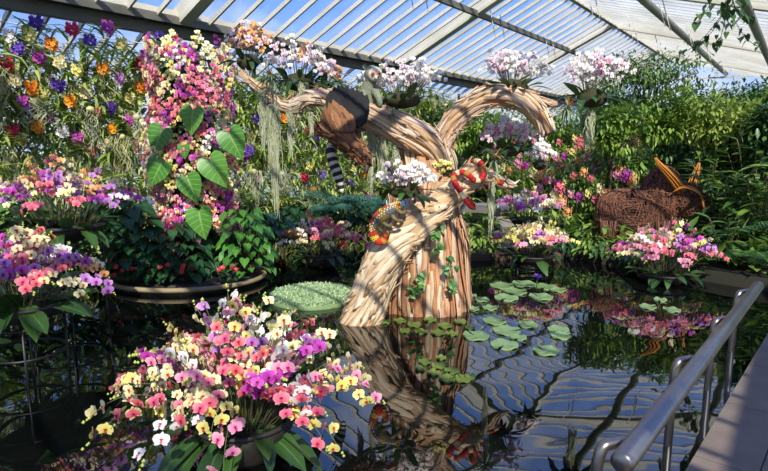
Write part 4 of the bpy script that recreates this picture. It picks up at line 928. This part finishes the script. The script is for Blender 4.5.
def coat(m, C, rx, n, seed, mat=(0, 0, 1), up=.75, rad=.0048, sh=0.0):
    """twigs over a boxy rounded body, most of them upright"""
    r = random.Random(seed); X = wf; Y = nrm(np.cross(UP, X)); rx = np.asarray(rx)
    for i in range(n):
        th = r.uniform(0, 2 * PI); z0 = r.uniform(-1, .7); P = []; l = r.uniform(.5, 1.5); tw = r.gauss(0, .35) if r.random() < up else r.choice((-1, 1)) * r.uniform(.8, 1.6); k = 1 - sh - r.random() * .12
        for j in range(10):
            t = j / 9; z = z0 + l * t * (.25 if abs(tw) > .7 else 1); a = th + tw * t; q = z if z < 1 else 2 - z
            w_ = (1 - max(0, min(1, abs(z))) ** 4) ** .5 if z < 1 else 0
            over = max(0, z - 1); c, s_ = math.cos(a), math.sin(a); e = .55; c, s_ = math.copysign(abs(c) ** e, c), math.copysign(abs(s_) ** e, s_)
            w_ = max(w_, .05); P.append(C + (X * c * rx[0] * w_ + Y * s_ * rx[1] * w_ + UP * min(q, 1) * rx[2]) * k)
        m.tube(np.array(P), rad * r.uniform(.6, 1.2), 4, r.choice(mat), r.random(), cap=False)
bc = A_(630, 219, 9.2); m = MB(); coat(m, bc, (.56, .34, .52), 1100, 1); coat(m, bc, (.5, .32, .5), 400, 2, mat=(1,), sh=.1); weave(m, A_(661, 203, 9.05), (.36, .32, .62), 520, 3, wf); weave(m, A_(661, 203, 9.05), (.34, .3, .58), 160, 7, wf, inner=.1, mat=(1,)); m.build('body', WIL, wa)
m = MB(); weave(m, A_(686, 200, 8.85), (.34, .22, .28), 360, 4, nrm([.9, -.3, -.35]), L=.6); weave(m, A_(684, 200, 8.85), (.3, .2, .24), 120, 6, wf, L=.6, inner=.1, mat=(1,)); m.build('head', WIL, wa)
m = MB()
for k in range(9):
    a_, b_ = R.uniform(-.02, .02), R.uniform(-.03, .03); P = [A_(672 + a_ * 60, 193, 8.66), A_(684 + a_ * 60, 186 + b_ * 60, 8.58), A_(695 + a_ * 50, 189 + b_ * 60, 8.52), A_(702 + a_ * 50, 197, 8.5), A_(704 + a_ * 40, 208, 8.52)]
    m.tube(spline(np.array(P), 12), .007, 4, R.choice((0, 2)), R.random())
m.build('muzzle_band', WIL, wa)
def horn(rows, seed):
    m = MB(); r = random.Random(seed); path, rad = pxpath(rows, 20); Fr = frames(path)
    for i in range(46):
        a_ = r.uniform(0, 2 * PI); m.tube(path + rad[:, None] * (Fr[:, 0] * math.cos(a_) + Fr[:, 1] * math.sin(a_)) * r.uniform(.5, 1), .0075, 4, 2, r.random())
    m.build('horn', WIL, wa)
horn([(682, 191, 8.7, 4.5), (674, 180, 8.65, 4.2), (666, 171, 8.62, 3.4), (660, 165, 8.6, 2.4), (655, 158, 8.6, 1)], 1); horn([(691, 186, 8.95, 4), (694, 178, 9.0, 3.6), (697, 170, 9.03, 2.6), (699, 163, 9.05, 1)], 2)
for px, py, Y in ((608, 226, 9.0), (612, 226, 9.5), (664, 226, 8.75), (668, 226, 9.2)):
    m = MB(); p = A_(px, py, Y); q = np.array([p[0], p[1], terr(p[0], p[1]) - .02])
    for i in range(46):
        a_ = R.uniform(0, 2 * PI); o_ = np.array([math.cos(a_), math.sin(a_), 0]); m.tube([p + o_ * .13 + [0, 0, .1], (p + q) / 2 + o_ * .1, q + o_ * .085], .008, 4, R.choice((0, 0, 1)), R.random())
    m.build('leg', WIL, wa)

# ------------------------------------------------------------------ far bank: undergrowth, shrubs, trees, orchids
G1 = leafm('shrub_green', (84, 126, 44), (156, 182, 74), rough=.4, trans=.3); G2 = leafm('shrub_yellow', (118, 148, 50), (186, 196, 96), rough=.42, trans=.35); G3 = leafm('shrub_dark', (44, 80, 38), (96, 132, 64), rough=.4, trans=.25); G4 = leafm('tree_fine', (70, 112, 46), (138, 168, 78), rough=.45, trans=.3)
TRUNKM = plain('shrub_stem', (86, 72, 54), .85, .4, 10, .4)
n = 9000; xs = rng.uniform(1.0, 11, n); ee = rng.uniform(.05, 1, n) ** 1.4 * 13; ok = []; Rs = []
for x, e in zip(xs, ee):
    y = edgeY(x) + e; z = terr(x, y); ok.append((x, y, z + R.uniform(0, .12) + .25 * R.random() ** 2)); Rs.append(along(azel(R.uniform(0, 6.3), R.uniform(-.1, 1.2))))
ok = np.array(ok); Rs = np.array(Rs); onpath = np.zeros(n, bool)
for x, y in PP: onpath |= (np.abs(ok[:, 0] - x) < .34) & (np.abs(ok[:, 1] - y) < .3)
keep = ~onpath; mb = MB(); mb.inst(LEAF_T, Rs[keep], rng.uniform(.12, .3, keep.sum()), ok[keep]); tag(mb.build('bank_undergrowth', G1), 'low green leaves covering the far bank', 'foliage', None, 'stuff')
def shrub(name, lb, cat, c, rx, ry, rz, hz, n, size, mat, seed, T=None, group=None, nb=7, hole=.35, blobs=14, thin=1.0):
    r = np.random.default_rng(seed); rr = random.Random(seed); c = np.asarray(c, float); t = thing(name, lb, cat, c, group); cc = c + [0, 0, hz]; st = MB(); ctr = []
    for i in range(blobs):
        d = r.normal(0, 1, 3); d /= np.linalg.norm(d); d[2] = d[2] * .9 + .1; ctr.append(cc + d * np.array([rx, ry, rz]) * rr.uniform(hole, .85))
    ctr = np.array(ctr); w_ = r.integers(0, blobs, n); d = r.normal(0, 1, (n, 3)); d /= np.linalg.norm(d, axis=1)[:, None]; P = ctr[w_] + d * np.array([rx, ry, rz]) * .42 * r.uniform(.55, 1, n)[:, None]
    Rm = np.stack([along(nrm(dd + np.array([0, 0, -.3]) + r.normal(0, .4, 3))) for dd in d]); m = MB(); m.inst(T or LEAF_T, Rm, r.uniform(.65, 1.25, n) * size, P); m.build('foliage', mat, t)
    st.tube([c - [0, 0, .05], (c + cc) / 2 + [.03, 0, 0], cc], [max(.012, rx * .05 * thin), max(.01, rx * .04 * thin), .01], 7)
    for i in range(min(nb, blobs)): st.tube(bez((c + cc) / 2, (cc + ctr[i]) / 2 - [0, 0, rz * .1], ctr[i], 6), max(.006, rx * .018 * thin), 5)
    st.build('stem', TRUNKM, t); return t
def gpt(px, Y, dz=0.0):
    x = (px - CX) / FPX * (Y * CP + 1.0 * SP); return np.array([x, Y, terr(x, Y) - .02])
shrub('small_tree', 'slender fine-leaved tree against the glass roof, tallest on the far bank', 'tree', gpt(642, 15), 1.6, 1.0, .8, 1.75, 2800, .12, G4, 1, thin=.4, nb=14, blobs=26, hole=.3)
shrub('small_tree', 'bright leafy young tree just left of the willow animal, behind it', 'tree', gpt(608, 10.6), .6, .45, .55, 1.5, 1800, .13, G1, 2, nb=10, blobs=18)
shrub('small_tree', 'yellow-green bushy tree right of the horns of the willow animal', 'tree', gpt(728, 10.3), 1.0, .6, .5, 1.25, 2800, .13, G2, 3, nb=10, blobs=24)
shrub('small_tree', 'mid-green tree rising straight behind the back of the willow animal', 'tree', gpt(660, 10.8), .8, .6, .6, 1.5, 2600, .13, G1, 4, blobs=22)
shrub('small_tree', 'dark tree filling the corner under the roof beside the vine', 'tree', gpt(782, 9.4), .6, .6, .9, 1.2, 2600, .16, G3, 5, blobs=22)
shrub('small_tree', 'leafy tree seen through the gap under the right arching branch', 'tree', gpt(478, 14.5), 1.1, .8, .7, 1.0, 2600, .15, G1, 6, blobs=22)
shrub('small_tree', 'tree with small dark leaves just behind the fork of the bark tree', 'tree', gpt(440, 15.5), 1.2, .8, .9, 1.2, 2600, .14, G3, 7, blobs=22)
sh = []
for k, (px, Y, rx, rz, hz, m_, sz) in enumerate([(500, 12.5, .8, .4, .35, G1, .13), (545, 13.2, .9, .45, .4, G4, .12), (612, 12.2, .8, .45, .4, G1, .13), (575, 11, .6, .4, .4, G4, .11), (520, 11, .5, .35, .3, G1, .11), (632, 11, .7, .5, .45, G4, .12), (680, 11, .8, .6, .6, G3, .13), (728, 10.6, .8, .6, .6, G4, .13), (768, 10.5, .9, .8, .8, G1, .14), (600, 10.2, .45, .3, .28, G1, .1), (560, 9.7, .35, .25, .2, G3, .1), (645, 15.5, 1.2, .6, .6, G3, .16), (700, 15.5, 1.2, .6, .7, G4, .15), (560, 15.5, 1.2, .6, .6, G1, .15), (610, 17, 1.5, .8, .7, G4, .17), (500, 17, 1.4, .7, .8, G4, .17), (455, 12.2, .7, .6, .5, G3, .14), (760, 15.5, 1.3, .7, .8, G3, .16)]):
    sh.append(shrub('shrub', '-', 'shrub', gpt(px, Y), rx, rx * .7, rz, hz, 1300, sz, m_, 30 + k, group='shrubs on the far bank'))
ordinal(sh, 'bushy green shrub on the far bank, # among the shrubs there')
# orchids growing on the bank
bo = {}
for i, (px, Y) in enumerate([(488 + 150 * ((i * .61803) % 1), 9.3 + 5.0 * ((i * .7548) % 1)) for i in range(120)]):
    g0 = gpt(px, Y); c_ = ['salmon', 'yellow', 'magenta', 'pink', 'peach', 'cream', 'salmon', 'peach'][(i * 5 + i // 8) % 8]
    if g0[0] < 1.0 or any(abs(g0[0] - x) < .4 and abs(g0[1] - y) < .4 for x, y in PP): continue
    h = R.uniform(.55, .95); t = thing('bank_orchid', '-', 'orchid', g0, 'orchids growing on the far bank'); put('bloom_truss', trussm(c_, i % 2), t, g0 + [0, 0, h], sc=R.uniform(.8, 1.15))
    mb = MB(); mb.tube([g0, g0 + [.02, 0, h * .5], g0 + [0, 0, h]], .006, 4); mb.build('stem', STEM, t); put('leaf_fan', vl[i % 4], t, g0 + [0, 0, .08], sc=.9); bo.setdefault(c_, []).append(t)
for c_, l in bo.items(): ordinal(l, f'{SAY.get(c_, c_)} orchid growing on the far bank, # of its colour there')
# strap-leaved and ferny plants by the right end of the pond
BIGL = [leaf(1, .2, P_oval, 6, 1, droop=d, fold=.25) for d in (.6, 1.1)]
def canes(name, lb, c, n, h, spread, lL, mat, seed, T=None):
    r = random.Random(seed); t = thing(name, lb, 'plant', c, 'leafy plants at the right end of the pond'); T = T or BIGL; ms = [MB().raw(*x).mesh('leaf_blade', mat) for x in T]; k_ = 0; rest = MB()
    for i in range(n):
        a = i * 2.39996; e = spread * math.sqrt((i + .5) / n); tip = c + np.array([math.cos(a) * e, math.sin(a) * e, h * r.uniform(.6, 1.05)]); P = bez(c + np.array([math.cos(a), math.sin(a), 0]) * e * .25, (c + tip) / 2 + [0, 0, h * .15], tip, 8); mb = MB(); mb.tube(P, .009, 5); mb.build('cane', STEM, t)
        for j in range(9):
            p = P[min(7, 1 + int(j * .75))]; d = nrm(np.array([math.cos(a + j * 2.2), math.sin(a + j * 2.2) - .1, .45])); Rm = along(d, r.uniform(-.3, .3)); s = lL * r.uniform(.7, 1.15)
            if k_ < 100: put('leaf', ms[j % len(ms)], t, p, Rm, s); k_ += 1
            else: rest.inst(T[j % len(T)], Rm, s, p)
    if rest.n: rest.build('foliage', mat, t)['kind'] = 'stuff'
canes('ginger_plant', 'dark broad-leaved ginger plant right of the willow animal', gpt(722, 8.6), 11, 1.15, .5, .42, G3, 1)
canes('ginger_plant', 'leafy ginger plant at the picture edge behind the handrail end', gpt(762, 8.2), 12, 1.2, .5, .42, G1, 2)
canes('ginger_plant', 'taller ginger plant rising behind the others at the right end of the pond', gpt(748, 9.4), 12, 1.35, .55, .45, G3, 3)
canes('ginger_plant', 'low ginger plant hanging over the water beside the orchid bowl', gpt(728, 7.75), 10, .65, .45, .34, G3, 4)
canes('ginger_plant', 'leafy ginger plant between the willow animal and the taller gingers', gpt(705, 9.6), 9, 1.0, .4, .36, G1, 5)
FR = leafm('fern_green', (44, 84, 40), (84, 124, 60), rough=.45, trans=.25)
def fern(lb, c, n, L, seed, mat=FR, grp='ferns by the pond', el=(.2, 1.1)):
    r = random.Random(seed); t = thing('fern', lb, 'fern', c, grp); pin = leaf(1, .3, P_blade, 3, 1, .3, .2)
    for i in range(n):
        a = i * 2.39996; e = r.uniform(*el); l = L * r.uniform(.75, 1.1); d = azel(a, e); tip = c + azel(a, e * .2) * l; P = bez(c, c + d * l * .6 + [0, 0, l * .1], tip, 16); mb = MB(); mb.tube(P, np.linspace(.006, .002, 16), 4, 0); tg = np.gradient(P, axis=0)
        for k in range(2, 16):
            tn = nrm(tg[k]); sd = nrm(np.cross(tn, UP)); s = l * .3 * math.sin(PI * (k / 17) ** .7)
            for s_ in (-1, 1): mb.inst(pin, along(nrm(sd * s_ + tn * .45 - UP * .15)), [[s * .6, s, s]], P[k], rnd=[r.random()])
        mb.build('frond', mat, t)
fern('green fern at the walkway end of the pond, below the gingers', gpt(752, 7.35) + [0, 0, .1], 16, .62, 1); fern('dark fern at the picture edge above the handrail', gpt(790, 7.6) + [0, 0, .3], 16, .7, 2)
BFERN = leafm('blue_fern', (44, 92, 74), (84, 134, 106), rough=.5, trans=.2)
fern('broad blue-green fern below the hanging moss, left of the trunk', np.array([*at(335, 225, 9.6)[:2], .75]), 16, .75, 3, BFERN, el=(.1, 1.2)); fern('blue-green fern close behind the trunk and chameleon', np.array([*at(368, 225, 9.9)[:2], .7]), 14, .75, 4, BFERN, el=(.1, 1.2))
# dark growth at the water line under the flower wall
for k, (px, Y, lb) in enumerate([(262, 8.6, 'dark leafy plant on the ledge behind the round planter'), (300, 9.6, 'dark leafy plant under the flower wall behind the small orchid tub'), (395, 11, 'dark leafy plant in the shade behind the bark trunk'), (120, 7.0, 'dark leafy plant between the raised orchid bowl and the flower pillar'), (25, 6.6, 'dark leafy plant under the flower wall behind the raised orchid bowls'), (345, 10.6, 'dark leafy plant under the fern behind the hanging moss')]):
    c = at(px, 250, Y); c[2] = .3 if k not in (3, 4) else .3; bushy('leafy_plant', lb, 'plant', c, .55, .4, .8 if k in (3, 4) else .38, 110, .2, HLEAF if k != 4 else G3, 60 + k, group='dark plants under the flower wall')
low = []
for k, px in enumerate((575, 598, 622, 690, 712, 736, 760, 480)):
    x = (px - CX) / FPX * 8.7; x = (px - CX) / FPX * (edgeY(x) * CP + .3); y = edgeY(x) + .12; c = np.array([x, y, .1])
    low.append(bushy('edge_plant', '-', 'plant', c, .3, .16, .22, 60, .13, (HLEAF, G1, G3)[k % 3], 90 + k, T=LEAF_T, group='low plants along the far pond edge'))
ordinal(low, 'low leafy plant hanging over the far pond edge, #')
# vine hanging from the roof beam
vn = []
for k, (s, u, L, lb) in enumerate([(10.5, -1.25, 1.0, 'leafy vine hanging from the roof beam, lowest and nearest one'), (13.5, -1.5, .9, 'leafy vine hanging from the roof beam further back'), (8.6, -1.2, .55, 'short vine sprig hanging from the roof beam at the picture top')]):
    p = us(u, s, 4.55); t = thing('vine', lb, 'vine', p, 'vines hanging from the roof beam'); r = random.Random(k); mh = MB().raw(*HEART).mesh('leaf_blade', G3)
    for j in range(4):
        q = p + np.array([r.uniform(-.9, .5), r.uniform(-.5, .5), -L * r.uniform(.6, 1.1)]); P = bez(p, (p + q) / 2 + [0, 0, -.35], q, 12); mb = MB(); mb.tube(P, .007, 5); mb.build('stem', STEM, t)
        for i in range(14): put('leaf', mh, t, P[min(11, 1 + i * 10 // 14)] + rng.normal(0, .04, 3), along(nrm([r.uniform(-1, 1), r.uniform(-1, .6), -.8])), r.uniform(.09, .16))
# ------------------------------------------------------------------ camera, sky, sun
cam = bpy.data.cameras.new('camera'); co = bpy.data.objects.new('camera', cam); COL.objects.link(co)
cam.sensor_width = 36; cam.lens = FPX / 768 * 36; cam.clip_end = 500; co.location = (0, 0, CAMZ); co.rotation_euler = (PI / 2 - PITCH, 0, 0); scene.camera = co
su = bpy.data.lights.new('sun', 'SUN'); so = bpy.data.objects.new('sun', su); COL.objects.link(so)
su.energy = 7.4; su.angle = math.radians(.6); su.color = (1, .93, .82)
from mathutils import Vector
so.rotation_euler = Vector((.12, -.74, .62)).to_track_quat('Z', 'Y').to_euler()
w_ = bpy.data.worlds.new('sky'); scene.world = w_; w_.use_nodes = True; nt = w_.node_tree; nt.nodes.clear()
class WN(NT):
    def __init__(s): s.t = nt; s.out = nt.nodes.new('ShaderNodeOutputWorld')
t = WN(); g_ = t.n('ShaderNodeTexCoord').outputs['Generated']; sp_ = t.n('ShaderNodeSeparateXYZ', ins={0: g_})
sky = t.ramp(sp_.outputs[2], [(0, lin((206, 222, 246))), (.22, lin((120, 164, 238))), (.8, lin((64, 112, 214)))])
cl = t.ramp(t.noise(2.6, t.scalev(g_, (1, 1, 1.8)), 6, .55), [(.52, (0, 0, 0)), (.72, (1, 1, 1))])
c_ = t.mix(cl, sky, lin((244, 244, 246)))
bg = t.n('ShaderNodeBackground', ins={'Color': c_, 'Strength': 1.4}); nt.links.new(bg.outputs[0], t.out.inputs[0])
vs = scene.view_settings; vs.view_transform = 'Standard'; vs.look = 'None'; vs.exposure = 0.0; vs.gamma = 1.0; vs.use_curve_mapping = False
scene.cycles.max_bounces = 8; scene.cycles.transparent_max_bounces = 24; scene.cycles.caustics_reflective = False
